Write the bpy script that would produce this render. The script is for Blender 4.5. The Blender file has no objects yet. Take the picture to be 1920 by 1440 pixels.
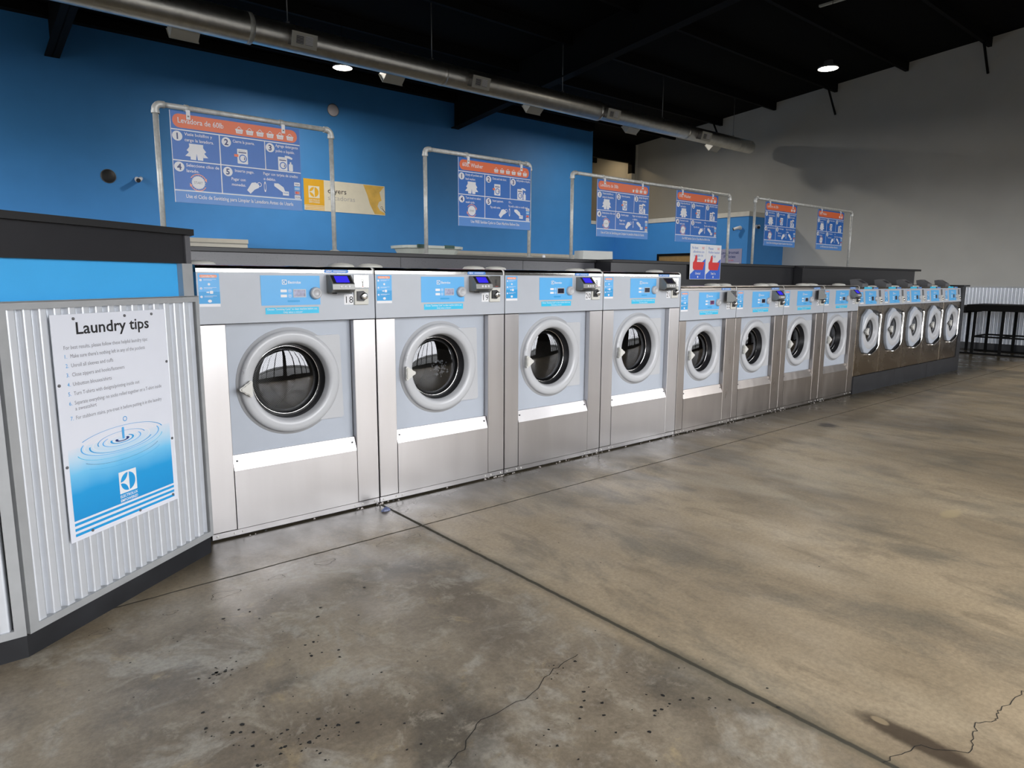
import bpy, math, random
from mathutils import Vector, Matrix
random.seed(7)
PI = math.pi
SC = bpy.context.scene
COL = SC.collection

# ------------------------------------------------------------------ camera, sky, exposure
cam_d = bpy.data.cameras.new('camera')
cam = bpy.data.objects.new('camera', cam_d); COL.objects.link(cam)
FPX, YAW, PITCH, ROLL = 1268.88, 0.7007, 0.1531, 0.0053
CAMPOS = Vector((-2.0045, -3.6537, 1.3986))
_f = Vector((math.sin(YAW) * math.cos(PITCH), math.cos(YAW) * math.cos(PITCH), -math.sin(PITCH)))
_r = Vector((math.cos(YAW), -math.sin(YAW), 0)); _u = _r.cross(_f)
_r2 = _r * math.cos(ROLL) + _u * math.sin(ROLL); _u2 = -_r * math.sin(ROLL) + _u * math.cos(ROLL)
M = Matrix.Identity(4)
for i in range(3):
    M[i][0], M[i][1], M[i][2], M[i][3] = _r2[i], _u2[i], -_f[i], CAMPOS[i]
cam.matrix_world = M
cam_d.sensor_width = 36.0; cam_d.sensor_fit = 'HORIZONTAL'; cam_d.lens = 36.0 * FPX / 1920
cam_d.clip_start = 0.05; cam_d.clip_end = 400
SC.camera = cam

SKY = 9.6
world = bpy.data.worlds.new('overcast_sky'); SC.world = world; world.use_nodes = True
nt = world.node_tree; nt.nodes.clear()
wo = nt.nodes.new('ShaderNodeOutputWorld'); bg = nt.nodes.new('ShaderNodeBackground')
tc = nt.nodes.new('ShaderNodeTexCoord'); sx = nt.nodes.new('ShaderNodeSeparateXYZ'); rp = nt.nodes.new('ShaderNodeValToRGB')
rp.color_ramp.elements[0].position = 0.0; rp.color_ramp.elements[0].color = (.07, .07, .065, 1)
rp.color_ramp.elements[1].position = 0.03; rp.color_ramp.elements[1].color = (.965, .975, 1.0, 1)
nt.links.new(tc.outputs['Generated'], sx.inputs[0]); nt.links.new(sx.outputs['Z'], rp.inputs[0])
nt.links.new(rp.outputs[0], bg.inputs[0]); bg.inputs[1].default_value = SKY
nt.links.new(bg.outputs[0], wo.inputs[0])
world.cycles.sampling_method = 'NONE'

SC.view_settings.view_transform = 'Standard'; SC.view_settings.look = 'None'
SC.view_settings.gamma = 1.0; SC.view_settings.use_curve_mapping = False
SC.view_settings.exposure = 0.0
cy = SC.cycles
cy.use_denoising = True; cy.max_bounces = 8; cy.diffuse_bounces = 4; cy.glossy_bounces = 4
cy.transparent_max_bounces = 12; cy.transmission_bounces = 4; cy.sample_clamp_indirect = 8.0
cy.caustics_reflective = False; cy.caustics_refractive = False

# building extents
X0, X1, Y0, YB, Y1 = -9.0, 14.68, -5.6, 9.6, 14.0
def zc(y): return 6.37 - 0.088 * y          # underside of the pitched roof deck
WIN_T, WIN_B = 3.9, 0.25
WINX = [(-1.7, 1.4), (1.6, 4.5), (7.6, 9.6), (9.8, 11.8)]
FILL_WINY = [(-5.0, -1.6), (-1.4, 2.0), (2.2, 5.6), (5.8, 9.2)]      # windows added in the unseen left wall to brighten the far walls
for a, b in WINX:                            # daylight entering by the storefront windows
    L = bpy.data.lights.new('window_daylight', 'AREA'); L.shape = 'RECTANGLE'; L.size = b - a; L.size_y = WIN_T - WIN_B
    L.cycles.is_portal = True
    o = bpy.data.objects.new('window_daylight', L); COL.objects.link(o)
    o.location = ((a + b) / 2, Y0 + 0.02, (WIN_T + WIN_B) / 2); o.rotation_euler = (PI / 2, 0, 0)   # faces +y

for a, b in FILL_WINY:  # daylight through the added left-wall windows
    L = bpy.data.lights.new('window_daylight', 'AREA'); L.shape = 'RECTANGLE'; L.size = b - a; L.size_y = WIN_T - WIN_B
    L.cycles.is_portal = True
    o = bpy.data.objects.new('window_daylight', L); COL.objects.link(o)
    o.location = (X0 + 0.02, (a + b) / 2, (WIN_T + WIN_B) / 2); o.rotation_euler = (PI / 2, 0, -PI / 2)   # faces +x

# ------------------------------------------------------------------ materials
MATS = {}
def mat(name, col=(.5, .5, .5), rough=.5, metal=0.0, var=0.0, vscale=8, bump=0.0, bscale=60, emit=None, estr=0, spec=None, coat=0, stretch=None, rvar=0.0):
    if name in MATS: return MATS[name]
    m = bpy.data.materials.new(name); m.use_nodes = True; MATS[name] = m
    n = m.node_tree; b = n.nodes['Principled BSDF']
    c4 = (col[0], col[1], col[2], 1)
    b.inputs['Base Color'].default_value = c4; b.inputs['Roughness'].default_value = rough; b.inputs['Metallic'].default_value = metal
    if spec is not None: b.inputs['Specular IOR Level'].default_value = spec
    if coat: b.inputs['Coat Weight'].default_value = coat; b.inputs['Coat Roughness'].default_value = .08
    if emit: b.inputs['Emission Color'].default_value = (*emit, 1); b.inputs['Emission Strength'].default_value = estr
    t = n.nodes.new('ShaderNodeTexCoord'); mp = n.nodes.new('ShaderNodeMapping'); n.links.new(t.outputs['Object'], mp.inputs[0])
    if stretch: mp.inputs['Scale'].default_value = stretch
    nz = n.nodes.new('ShaderNodeTexNoise'); nz.inputs['Scale'].default_value = vscale; nz.inputs['Detail'].default_value = 5
    n.links.new(mp.outputs[0], nz.inputs['Vector'])
    r = n.nodes.new('ShaderNodeMapRange'); r.inputs['From Min'].default_value = .3; r.inputs['From Max'].default_value = .7
    r.inputs['To Min'].default_value = 1 - var; r.inputs['To Max'].default_value = 1 + var
    n.links.new(nz.outputs[0], r.inputs[0])
    mx = n.nodes.new('ShaderNodeMix'); mx.data_type = 'RGBA'; mx.blend_type = 'MULTIPLY'; mx.inputs[0].default_value = 1
    mx.inputs[6].default_value = c4; n.links.new(r.outputs[0], mx.inputs[7]); n.links.new(mx.outputs[2], b.inputs['Base Color'])
    if rvar:
        r2 = n.nodes.new('ShaderNodeMapRange'); r2.inputs['From Min'].default_value = .3; r2.inputs['From Max'].default_value = .7
        r2.inputs['To Min'].default_value = max(.02, rough - rvar); r2.inputs['To Max'].default_value = rough + rvar
        n.links.new(nz.outputs[0], r2.inputs[0]); n.links.new(r2.outputs[0], b.inputs['Roughness'])
    if bump:
        nb = n.nodes.new('ShaderNodeTexNoise'); nb.inputs['Scale'].default_value = bscale; n.links.new(mp.outputs[0], nb.inputs['Vector'])
        bp = n.nodes.new('ShaderNodeBump'); bp.inputs['Strength'].default_value = bump; bp.inputs['Distance'].default_value = .01
        n.links.new(nb.outputs[0], bp.inputs['Height']); n.links.new(bp.outputs[0], b.inputs['Normal'])
    return m
def srgb(r, g, b):
    f = lambda v: (v / 255 / 12.92) if v / 255 <= .04045 else ((v / 255 + .055) / 1.055) ** 2.4
    return (f(r), f(g), f(b))

blue_wall = mat('blue_wall_paint', (.050, .265, .66), .55, var=.03, vscale=3, bump=.15, bscale=300)
grey_wall = mat('grey_wall_paint', (.50, .495, .47), .8, var=.04, vscale=1.5, bump=.2, bscale=200)
beige_trim = mat('beige_trim_paint', (.60, .58, .52), .6, var=.05)
black_ceil = mat('black_ceiling_paint', (.0035, .0035, .0035), .9, var=.2, spec=.12)
black_steel = mat('black_painted_steel', (.0038, .0038, .004), .75, var=.15, spec=.15)
black_lam = mat('black_laminate', (.017, .017, .020), .30, var=.05, vscale=12, rvar=.01)
black_cap = mat('black_edge', (.010, .010, .011), .45, var=.1)
plinth_m = mat('black_plinth', (.016, .017, .02), .4, var=.3, vscale=6)
steel = mat('brushed_stainless', (.58, .56, .56), .30, 1.0, var=.015, vscale=3, stretch=(6, 6, .5), rvar=.012)
steel2 = mat('dark_reflection_stainless', (.40, .365, .34), .30, 1.0, var=.05, vscale=3, stretch=(3, 3, .6), rvar=.03)  # darker copy of the stainless; dark brown room reflections put into its colour
steelb = mat('bronze_toned_stainless', (.25, .205, .155), .27, 1.0, var=.10, vscale=5, rvar=.05)  # brown steel, darkened further to carry the dim wall reflection in its colour
chrome = mat('chrome', (.80, .79, .77), .14, 1.0, var=.05)
galv = mat('galvanised_pipe', (.60, .60, .57), .45, .25, var=.16, vscale=35)
panel_g = mat('light_grey_enamel', (.45, .475, .52), .33, var=.02, coat=.15)
door_g = mat('pale_blue_grey_enamel', (.42, .455, .515), .30, var=.02, coat=.15)
ring_g = mat('silver_grey_plastic', (.48, .487, .505), .30, var=.02, coat=.12)
knob_w = mat('off_white_plastic', (.62, .61, .57), .35, var=.03)
rubber = mat('black_rubber', (.012, .012, .014), .35, var=.2)
dark_pl = mat('dark_grey_plastic', (.12, .12, .125), .4, var=.06)
mid_pl = mat('grey_metal_casting', (.22, .22, .21), .38, .4, var=.06)
white_p = mat('white_print', (.80, .80, .82), .45, var=.01)
offwhite_p = mat('cream_print', (.74, .71, .60), .5, var=.03)
paper_w = mat('poster_white', (.73, .75, .82), .35, var=.01)
blue_lt = mat('sky_blue_print', (.10, .42, .80), .35, var=.02)
blue_cy = mat('cyan_print', (.02, .50, .78), .4, var=.02)
blue_md = mat('blue_print', (.012, .135, .50), .4, var=.03)
blue_ml = mat('soft_blue_print', (.08, .25, .62), .4, var=.03)
blue_dk = mat('navy_print', (.01, .03, .16), .4, var=.02)
blue_po = mat('poster_blue', (.02, .32, .68), .35, var=.02)
orange_p = mat('orange_print', (.80, .155, .045), .4, var=.02)
peach_p = mat('peach_print', (.85, .33, .20), .4, var=.02)
red_p = mat('red_print', (.72, .02, .02), .4, var=.04)
yellow_p = mat('amber_print', (.77, .42, .02), .45, var=.03)
black_p = mat('black_print', (.012, .012, .014), .5, var=.02)
grey_p = mat('grey_print', (.20, .20, .22), .5, var=.02)
lgrey_p = mat('light_grey_print', (.42, .42, .42), .5, var=.02)
lilac_p = mat('lilac_print', (.34, .34, .50), .5, var=.03)
screen_on = mat('lit_blue_display', (.03, .02, .3), .2, emit=(.025, .02, .62), estr=.95)
screen_off = mat('dark_display', (.02, .02, .035), .12, var=.3)
lcd = mat('grey_lcd', (.33, .33, .45), .15, var=.5, vscale=30)
lcd_red = mat('violet_lcd', (.10, .02, .10), .2, var=.5, vscale=40)
white_corr = mat('white_corrugated_steel', (.76, .79, .84), .34, .5, var=.02, vscale=20)
grey_trim = mat('grey_trim_metal', (.42, .43, .44), .45, .35, var=.06, vscale=12)
lamp_m = mat('lamp_lens', (1, 1, 1), .4, emit=(1, .93, .80), estr=60)
tube_m = mat('fluorescent_tube', (1, 1, 1), .4, emit=(1, .78, .48), estr=9)
wood_m = mat('brown_board', (.30, .19, .07), .6, var=.12, vscale=10)
tote_m = mat('cream_plastic', (.55, .58, .52), .45, var=.03)
green_m = mat('dark_green_plastic', (.02, .07, .05), .5, var=.05)
ivory_m = mat('ivory_metal', (.62, .61, .56), .5, var=.03)
asphalt = mat('asphalt', (.09, .09, .085), .9, var=.2)
grime = mat('black_grime', (.012, .011, .009), .7, var=.4, vscale=30, bump=.4)
foil = mat('crumpled_blue_wrapper', (.10, .12, .22), .3, var=.5, vscale=60)
concrete_rim = mat('mineral_stain', (.05, .04, .03), .8, var=.2)

def duct_mat():
    m = mat('galvanised_duct', (.70, .68, .63), .36, 1.0, var=.10, vscale=9)
    n = m.node_tree; b = n.nodes['Principled BSDF']
    t = n.nodes.new('ShaderNodeTexCoord'); s = n.nodes.new('ShaderNodeSeparateXYZ'); n.links.new(t.outputs['Object'], s.inputs[0])
    def mth(op, a, bb=None):
        q = n.nodes.new('ShaderNodeMath'); q.operation = op
        for i, v in enumerate((a, bb)):
            if v is None: continue
            if isinstance(v, (int, float)): q.inputs[i].default_value = v
            else: n.links.new(v, q.inputs[i])
        return q.outputs[0]
    ang = mth('ARCTAN2', s.outputs['Z'], s.outputs['Y'])
    ph = mth('FRACT', mth('ADD', mth('MULTIPLY', s.outputs['X'], 7.2), mth('MULTIPLY', ang, 1 / (2 * PI))))
    d = mth('ABSOLUTE', mth('SUBTRACT', ph, .5)); rid = mth('LESS_THAN', d, .06)
    bp = n.nodes.new('ShaderNodeBump'); bp.inputs['Strength'].default_value = .8; bp.inputs['Distance'].default_value = .004
    n.links.new(rid, bp.inputs['Height']); n.links.new(bp.outputs[0], b.inputs['Normal'])
    return m
duct_m = duct_mat()

def drum_mat():
    m = bpy.data.materials.new('perforated_drum_steel'); m.use_nodes = True; n = m.node_tree; b = n.nodes['Principled BSDF']
    b.inputs['Metallic'].default_value = 1; b.inputs['Roughness'].default_value = .3
    b.inputs['Emission Color'].default_value = (0, 0, 0, 1)
    uv = n.nodes.new('ShaderNodeUVMap'); mp = n.nodes.new('ShaderNodeMapping'); n.links.new(uv.outputs[0], mp.inputs[0])
    mp.inputs['Rotation'].default_value = (0, 0, PI / 4)
    vo = n.nodes.new('ShaderNodeTexVoronoi'); vo.inputs['Scale'].default_value = 100; vo.inputs['Randomness'].default_value = 0.0
    n.links.new(mp.outputs[0], vo.inputs['Vector'])
    r = n.nodes.new('ShaderNodeValToRGB'); r.color_ramp.elements[0].position = .26; r.color_ramp.elements[0].color = (.01, .01, .01, 1)
    r.color_ramp.elements[1].position = .32; r.color_ramp.elements[1].color = (.40, .385, .36, 1)
    n.links.new(vo.outputs['Distance'], r.inputs[0]); n.links.new(r.outputs[0], b.inputs['Base Color'])
    return m
drum_m = drum_mat()

def glass_mat():
    m = bpy.data.materials.new('door_glass'); m.use_nodes = True; n = m.node_tree; n.nodes.clear()
    o = n.nodes.new('ShaderNodeOutputMaterial'); mx = n.nodes.new('ShaderNodeMixShader')
    tr = n.nodes.new('ShaderNodeBsdfTransparent'); tr.inputs[0].default_value = (.38, .39, .40, 1)
    gl = n.nodes.new('ShaderNodeBsdfGlossy'); gl.inputs['Roughness'].default_value = .015; gl.inputs[0].default_value = (.95, .96, 1, 1)
    fr = n.nodes.new('ShaderNodeFresnel'); fr.inputs[0].default_value = 1.75
    n.links.new(fr.outputs[0], mx.inputs[0]); n.links.new(tr.outputs[0], mx.inputs[1]); n.links.new(gl.outputs[0], mx.inputs[2]); n.links.new(mx.outputs[0], o.inputs[0])
    return m
glass_m = glass_mat()

def tile_mat():
    """dark speckled laminate of the long bulkhead"""
    m = mat('dark_speckled_laminate', (.085, .085, .095), .30, var=.10, vscale=10)  # speckled laminate with window glare put into its lifted grey
    n = m.node_tree; b = n.nodes['Principled BSDF']
    t = n.nodes.new('ShaderNodeTexCoord'); nz = n.nodes.new('ShaderNodeTexNoise'); nz.inputs['Scale'].default_value = 130; nz.inputs['Detail'].default_value = 3
    n.links.new(t.outputs['Object'], nz.inputs['Vector'])
    r = n.nodes.new('ShaderNodeMapRange'); r.inputs['From Min'].default_value = .62; r.inputs['From Max'].default_value = .70
    r.inputs['To Min'].default_value = 1; r.inputs['To Max'].default_value = .25; n.links.new(nz.outputs[0], r.inputs[0])
    mx = n.nodes.new('ShaderNodeMix'); mx.data_type = 'RGBA'; mx.blend_type = 'MULTIPLY'; mx.inputs[0].default_value = 1; mx.inputs[6].default_value = (.085, .085, .095, 1)
    n.links.new(r.outputs[0], mx.inputs[7]); n.links.new(mx.outputs[2], b.inputs['Base Color'])
    return m
lam_m = tile_mat()

def floor_mat():
    m = bpy.data.materials.new('polished_stained_concrete'); m.use_nodes = True; n = m.node_tree; b = n.nodes['Principled BSDF']
    t = n.nodes.new('ShaderNodeTexCoord'); P = t.outputs['Object']
    s = n.nodes.new('ShaderNodeSeparateXYZ'); n.links.new(P, s.inputs[0]); X, Y = s.outputs['X'], s.outputs['Y']
    def lk(v, sock):
        if isinstance(v, (int, float)): sock.default_value = v
        elif isinstance(v, tuple): sock.default_value = (*v, 1)
        else: n.links.new(v, sock)
    def mth(op, a, bb=0.0, cc=None, clamp=False):
        q = n.nodes.new('ShaderNodeMath'); q.operation = op; q.use_clamp = clamp; lk(a, q.inputs[0]); lk(bb, q.inputs[1])
        if cc is not None: lk(cc, q.inputs[2])
        return q.outputs[0]
    def noise(scale, detail=6, rough=.6, stretch=(1, 1, 1), off=(0, 0, 0), dist=0):
        mp = n.nodes.new('ShaderNodeMapping'); mp.inputs['Scale'].default_value = stretch; mp.inputs['Location'].default_value = off; n.links.new(P, mp.inputs[0])
        z = n.nodes.new('ShaderNodeTexNoise'); z.inputs['Scale'].default_value = scale; z.inputs['Detail'].default_value = detail
        z.inputs['Roughness'].default_value = rough; z.inputs['Distortion'].default_value = dist; n.links.new(mp.outputs[0], z.inputs['Vector']); return z.outputs[0]
    def rng(v, a, bb, c=0.0, d=1.0):
        r = n.nodes.new('ShaderNodeMapRange'); r.interpolation_type = 'SMOOTHSTEP'; lk(v, r.inputs[0])
        r.inputs[1].default_value = a; r.inputs[2].default_value = bb; r.inputs[3].default_value = c; r.inputs[4].default_value = d; return r.outputs[0]
    def mix(f, a, bb, mode='MIX'):
        q = n.nodes.new('ShaderNodeMix'); q.data_type = 'RGBA'; q.blend_type = mode; lk(f, q.inputs[0]); lk(a, q.inputs[6]); lk(bb, q.inputs[7]); return q.outputs[2]
    # right slab: tan, streaky; left slab: darker, blotched with pale bloom
    tan = mix(rng(noise(.9, 8, .62, (1, .45, 1)), .32, .68), (.205, .158, .102), (.385, .302, .197))
    tan = mix(mth('MULTIPLY', rng(noise(2.2, 8, .68, (1, .55, 1), (3, 1, 0), .4), .47, .66), .75), tan, (.145, .125, .092))
    tan = mix(mth('MULTIPLY', rng(noise(6, 8, .7, (1, .35, 1), (6, 1, 0), .6), .50, .66), .5), tan, (.150, .118, .078))
    tan = mix(mth('MULTIPLY', rng(noise(1.3, 7, .6, (1, .5, 1), (9, 4, 0), .4), .52, .72), .5), tan, (.40, .335, .235))
    drk = mix(rng(noise(1.8, 8, .65, (1, 1, 1), (5, 5, 0)), .35, .66), (.150, .120, .084), (.285, .236, .170))
    drk = mix(mth('MULTIPLY', rng(noise(2.7, 8, .68, (1, 1, 1), (1, 8, 0), .5), .50, .64), .8), drk, (.36, .33, .275))
    drk = mix(mth('MULTIPLY', rng(noise(3.6, 7, .7, (1, 1, 1), (7, 3, 0), .6), .57, .70), .7), drk, (.36, .28, .165))
    drk = mix(mth('MULTIPLY', rng(noise(1.4, 5, .6, (1, 1, 1), (2, 2, 0), .4), .52, .66), .7), drk, (.085, .074, .058))
    drk = mix(mth('MULTIPLY', rng(noise(7, 8, .72, (1, .8, 1), (3, 7, 0), .5), .52, .66), .6), drk, (.36, .32, .25))
    drk = mix(mth('MULTIPLY', rng(noise(9, 8, .72, (1, .8, 1), (8, 2, 0), .5), .55, .70), .45), drk, (.066, .054, .041))
    side = rng(mth('ADD', X, mth('MULTIPLY', mth('SUBTRACT', noise(2.3, 6, .65, (1, 1, 1), (4, 9, 0)), .5), 1.2)), -.30, .10)
    side = mth('MAXIMUM', side, rng(X, -.004, .004))
    front = rng(mth('ADD', Y, mth('MULTIPLY', mth('SUBTRACT', noise(2.6, 6, .65, (1, 1, 1), (1, 2, 0)), .5), 1.2)), -.80, -.40)                        # strip along the machines beyond the joint
    side2 = mth('MAXIMUM', side, mth('MULTIPLY', front, .75))
    col = mix(side2, drk, tan)
    col = mix(1.0, col, rng(noise(55, 4, .7), .3, .7, .86, 1.13), 'MULTIPLY')
    # wet dirt along the foot of the machines
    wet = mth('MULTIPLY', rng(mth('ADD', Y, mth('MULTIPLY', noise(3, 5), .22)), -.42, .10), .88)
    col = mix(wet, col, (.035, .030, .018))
    # saw cut joints
    wob = mth('MULTIPLY', mth('SUBTRACT', noise(14, 4), .5), .014)
    j1 = rng(mth('ABSOLUTE', mth('ADD', X, wob)), .006, .013, 1, 0)
    j2 = rng(mth('ABSOLUTE', mth('ADD', mth('ADD', Y, .482), wob)), .003, .008, 1, 0)
    j3 = rng(mth('ABSOLUTE', mth('ADD', mth('SUBTRACT', X, 4.6), wob)), .003, .007, .5, 0)
    j4 = rng(mth('ABSOLUTE', mth('ADD', mth('SUBTRACT', X, 9.3), wob)), .004, .009, .6, 0)
    jj = mth('MAXIMUM', mth('MAXIMUM', j1, j2), mth('MAXIMUM', j3, j4))
    col = mix(mth('MULTIPLY', rng(mth('ABSOLUTE', X), .0, .05, .6, 0), 1.0), col, (.06, .056, .036))
    col = mix(mth('MULTIPLY', jj, .85), col, (.028, .025, .016))
    # drain patch and rusty oil stain
    def spot(cx, cy_, rx, ry):
        a = mth('DIVIDE', mth('SUBTRACT', X, cx), rx); c_ = mth('DIVIDE', mth('SUBTRACT', Y, cy_), ry)
        return mth('ADD', mth('SQRT', mth('ADD', mth('MULTIPLY', a, a), mth('MULTIPLY', c_, c_))), mth('MULTIPLY', mth('SUBTRACT', noise(11, 5), .5), .8))
    st = rng(spot(.175, -3.02, .05, .20), .6, 1.25, .85, 0); col = mix(st, col, (.035, .022, .013))
    st2 = rng(spot(.19, -2.90, .018, .03), .7, 1.0, .9, 0); col = mix(st2, col, (.26, .20, .12))
    st3 = rng(spot(4.57, -.67, .12, .10), .5, 1.1, .8, 0); col = mix(st3, col, (.045, .032, .022))
    st4 = rng(spot(2.6, -2.35, .14, .05), .6, 1.1, .7, 0); col = mix(st4, col, (.42, .33, .19))
    n.links.new(col, b.inputs['Base Color'])
    ro = mth('ADD', rng(noise(2.4, 6, .6, (1, .6, 1), (4, 4, 0)), .3, .7, .30, .52), 0.0)
    ro = mth('ADD', mth('SUBTRACT', ro, mth('MULTIPLY', wet, .12)), mth('MULTIPLY', jj, .5), clamp=True); n.links.new(ro, b.inputs['Roughness'])
    b.inputs['Specular IOR Level'].default_value = .45
    bp = n.nodes.new('ShaderNodeBump'); bp.inputs['Strength'].default_value = .35; bp.inputs['Distance'].default_value = .012
    h = mth('SUBTRACT', mth('MULTIPLY', noise(40, 6, .7), .10), mth('MULTIPLY', jj, .15)); n.links.new(h, bp.inputs['Height']); n.links.new(bp.outputs[0], b.inputs['Normal'])
    return m
floor_m = floor_mat()

# ------------------------------------------------------------------ mesh builder
_fonts = {}
def text_geo(s, size, bold=0.0):
    key = (s, round(size, 5), bold)
    if key in _fonts: return _fonts[key]
    cu = bpy.data.curves.new('t', 'FONT'); cu.body = s; cu.size = size; cu.resolution_u = 2; cu.offset = bold * size
    ob = bpy.data.objects.new('t', cu); COL.objects.link(ob)
    dg = bpy.context.evaluated_depsgraph_get(); me = bpy.data.meshes.new_from_object(ob.evaluated_get(dg))
    vs = [(v.co.x, v.co.y) for v in me.vertices]; fs = [tuple(p.vertices) for p in me.polygons]
    bpy.data.objects.remove(ob); bpy.data.curves.remove(cu); bpy.data.meshes.remove(me)
    xs = [v[0] for v in vs] or [0]
    _fonts[key] = (vs, fs, min(xs), max(xs)); return _fonts[key]

class MB:
    def __init__(s): s.v = []; s.f = []; s.m = []; s.mats = []; s.sm = []; s.uv = {}
    def mi(s, m):
        if m not in s.mats: s.mats.append(m)
        return s.mats.index(m)
    def add(s, vs, fs, m, smooth=False):
        b = len(s.v); s.v += [tuple(v) for v in vs]; k = s.mi(m)
        for f in fs: s.f.append(tuple(i + b for i in f)); s.m.append(k); s.sm.append(smooth)
        return s
    def box(s, x0, x1, y0, y1, z0, z1, m):
        return s.add([(x0, y0, z0), (x1, y0, z0), (x1, y1, z0), (x0, y1, z0), (x0, y0, z1), (x1, y0, z1), (x1, y1, z1), (x0, y1, z1)],
                     [(0, 3, 2, 1), (4, 5, 6, 7), (0, 1, 5, 4), (1, 2, 6, 5), (2, 3, 7, 6), (3, 0, 4, 7)], m)
    def bbox(s, x0, x1, y0, y1, z0, z1, m, r=.004):
        """box with chamfered edges"""
        vs = []; fs = []
        for (zz, k) in ((z0, 0), (z0 + r, 1), (z1 - r, 1), (z1, 0)):
            i = r if k == 0 else 0
            a, b_, c, d = x0 + i, x1 - i, y0 + i, y1 - i
            vs += [(a + r, c, zz), (b_ - r, c, zz), (b_, c + r, zz), (b_, d - r, zz), (b_ - r, d, zz), (a + r, d, zz), (a, d - r, zz), (a, c + r, zz)]
        for k in range(3):
            for j in range(8): fs.append((k * 8 + j, k * 8 + (j + 1) % 8, (k + 1) * 8 + (j + 1) % 8, (k + 1) * 8 + j))
        fs.append(tuple(range(7, -1, -1))); fs.append(tuple(range(24, 32)))
        return s.add(vs, fs, m)
    def prism(s, poly, a, b, m, axis='z', smooth=False):
        """poly: 2D points; extruded between a and b along axis (x: poly is (y,z); y: (x,z); z: (x,y))"""
        n = len(poly)
        def P(p, t): return (t, p[0], p[1]) if axis == 'x' else ((p[0], t, p[1]) if axis == 'y' else (p[0], p[1], t))
        vs = [P(p, a) for p in poly] + [P(p, b) for p in poly]
        area = sum(poly[i][0] * poly[(i + 1) % n][1] - poly[(i + 1) % n][0] * poly[i][1] for i in range(n))
        flip = (area < 0) != (axis == 'y')
        fs = [tuple(range(n - 1, -1, -1)), tuple(range(n, 2 * n))] + [(i, (i + 1) % n, n + (i + 1) % n, n + i) for i in range(n)]
        if (b < a): flip = not flip
        if flip: fs = [tuple(reversed(f)) for f in fs]
        return s.add(vs, fs, m, smooth)
    def flat(s, poly, y, m):
        """flat print facing -y ; poly (x,z) counter-clockwise seen from the front"""
        n = len(poly); area = sum(poly[i][0] * poly[(i + 1) % n][1] - poly[(i + 1) % n][0] * poly[i][1] for i in range(n))
        f = tuple(range(n)) if area > 0 else tuple(range(n - 1, -1, -1))
        return s.add([(p[0], y, p[1]) for p in poly], [f], m)
    def rect(s, x0, z0, x1, z1, y, m): return s.flat([(x0, z0), (x1, z0), (x1, z1), (x0, z1)], y, m)
    def disc(s, x, z, r, y, m, n=20, sx=1): return s.flat([(x + sx * r * math.cos(2 * PI * i / n), z + r * math.sin(2 * PI * i / n)) for i in range(n)], y, m)
    def ringf(s, x, z, r0, r1, y, m, a0=0, a1=2 * PI, n=28, sz=1):
        vs = []
        for i in range(n + 1):
            a = a0 + (a1 - a0) * i / n
            vs += [(x + r0 * math.cos(a), y, z + sz * r0 * math.sin(a)), (x + r1 * math.cos(a), y, z + sz * r1 * math.sin(a))]
        return s.add(vs, [(2 * i, 2 * i + 1, 2 * i + 3, 2 * i + 2) for i in range(n)], m)
    def rrect(s, x0, z0, x1, z1, r, y, m, k=5):
        pts = []
        for cx, cz, a in ((x1 - r, z0 + r, -PI / 2), (x1 - r, z1 - r, 0), (x0 + r, z1 - r, PI / 2), (x0 + r, z0 + r, PI)):
            for i in range(k + 1): t = a + i * PI / 2 / k; pts.append((cx + r * math.cos(t), cz + r * math.sin(t)))
        return s.flat(pts, y, m)
    def text(s, t, x, z, size, y, m, align='L', bold=0.0, w=None):
        vs, fs, a, b = text_geo(t, size, bold); k = 1.0 if (w is None or b - a <= 0) else w / (b - a)
        ox = x if align == 'L' else (x - (b - a) * k / 2 if align == 'C' else x - (b - a) * k)
        return s.add([(ox + (v[0] - a) * k, y, z + v[1]) for v in vs], fs, m)
    def lathe(s, prof, c, m, axis='y', n=40, smooth=True, flip=False, a0=0, a1=2 * PI):
        """prof: (r, h) list; axis direction"""
        full = abs(a1 - a0 - 2 * PI) < 1e-6; cnt = n if full else n + 1
        vs = []
        for r, h in prof:
            for j in range(cnt):
                a = a0 + (a1 - a0) * j / n; p, q = r * math.cos(a), r * math.sin(a)
                vs.append((c[0] + p, c[1] + h, c[2] + q) if axis == 'y' else ((c[0] + h, c[1] + p, c[2] + q) if axis == 'x' else (c[0] + p, c[1] + q, c[2] + h)))
        fs = []
        for i in range(len(prof) - 1):
            for j in range(n):
                k = (j + 1) % cnt
                f = (i * cnt + j, i * cnt + k, (i + 1) * cnt + k, (i + 1) * cnt + j); fs.append(tuple(reversed(f)) if flip else f)
        return s.add(vs, fs, m, smooth)
    def tube(s, pts, r, m, n=10, caps=True):
        pts = [Vector(p) for p in pts]; b = len(s.v); k = s.mi(m); up = None
        for i, p in enumerate(pts):
            d = (pts[min(i + 1, len(pts) - 1)] - pts[max(i - 1, 0)]).normalized()
            if up is None or abs(d.dot(up)) > .98: up = Vector((0, 0, 1)) if abs(d.z) < .9 else Vector((1, 0, 0))
            a = d.cross(up).normalized(); c = a.cross(d).normalized(); up = c
            rr = r[i] if isinstance(r, (list, tuple)) else r
            for j in range(n):
                t = 2 * PI * j / n; s.v.append(tuple(p + a * rr * math.cos(t) + c * rr * math.sin(t)))
        for i in range(len(pts) - 1):
            for j in range(n):
                s.f.append((b + i * n + j, b + i * n + (j + 1) % n, b + (i + 1) * n + (j + 1) % n, b + (i + 1) * n + j)); s.m.append(k); s.sm.append(True)
        if caps:
            s.f.append(tuple(b + j for j in range(n - 1, -1, -1))); s.m.append(k); s.sm.append(False)
            e = b + (len(pts) - 1) * n; s.f.append(tuple(e + j for j in range(n))); s.m.append(k); s.sm.append(False)
        return s
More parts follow.
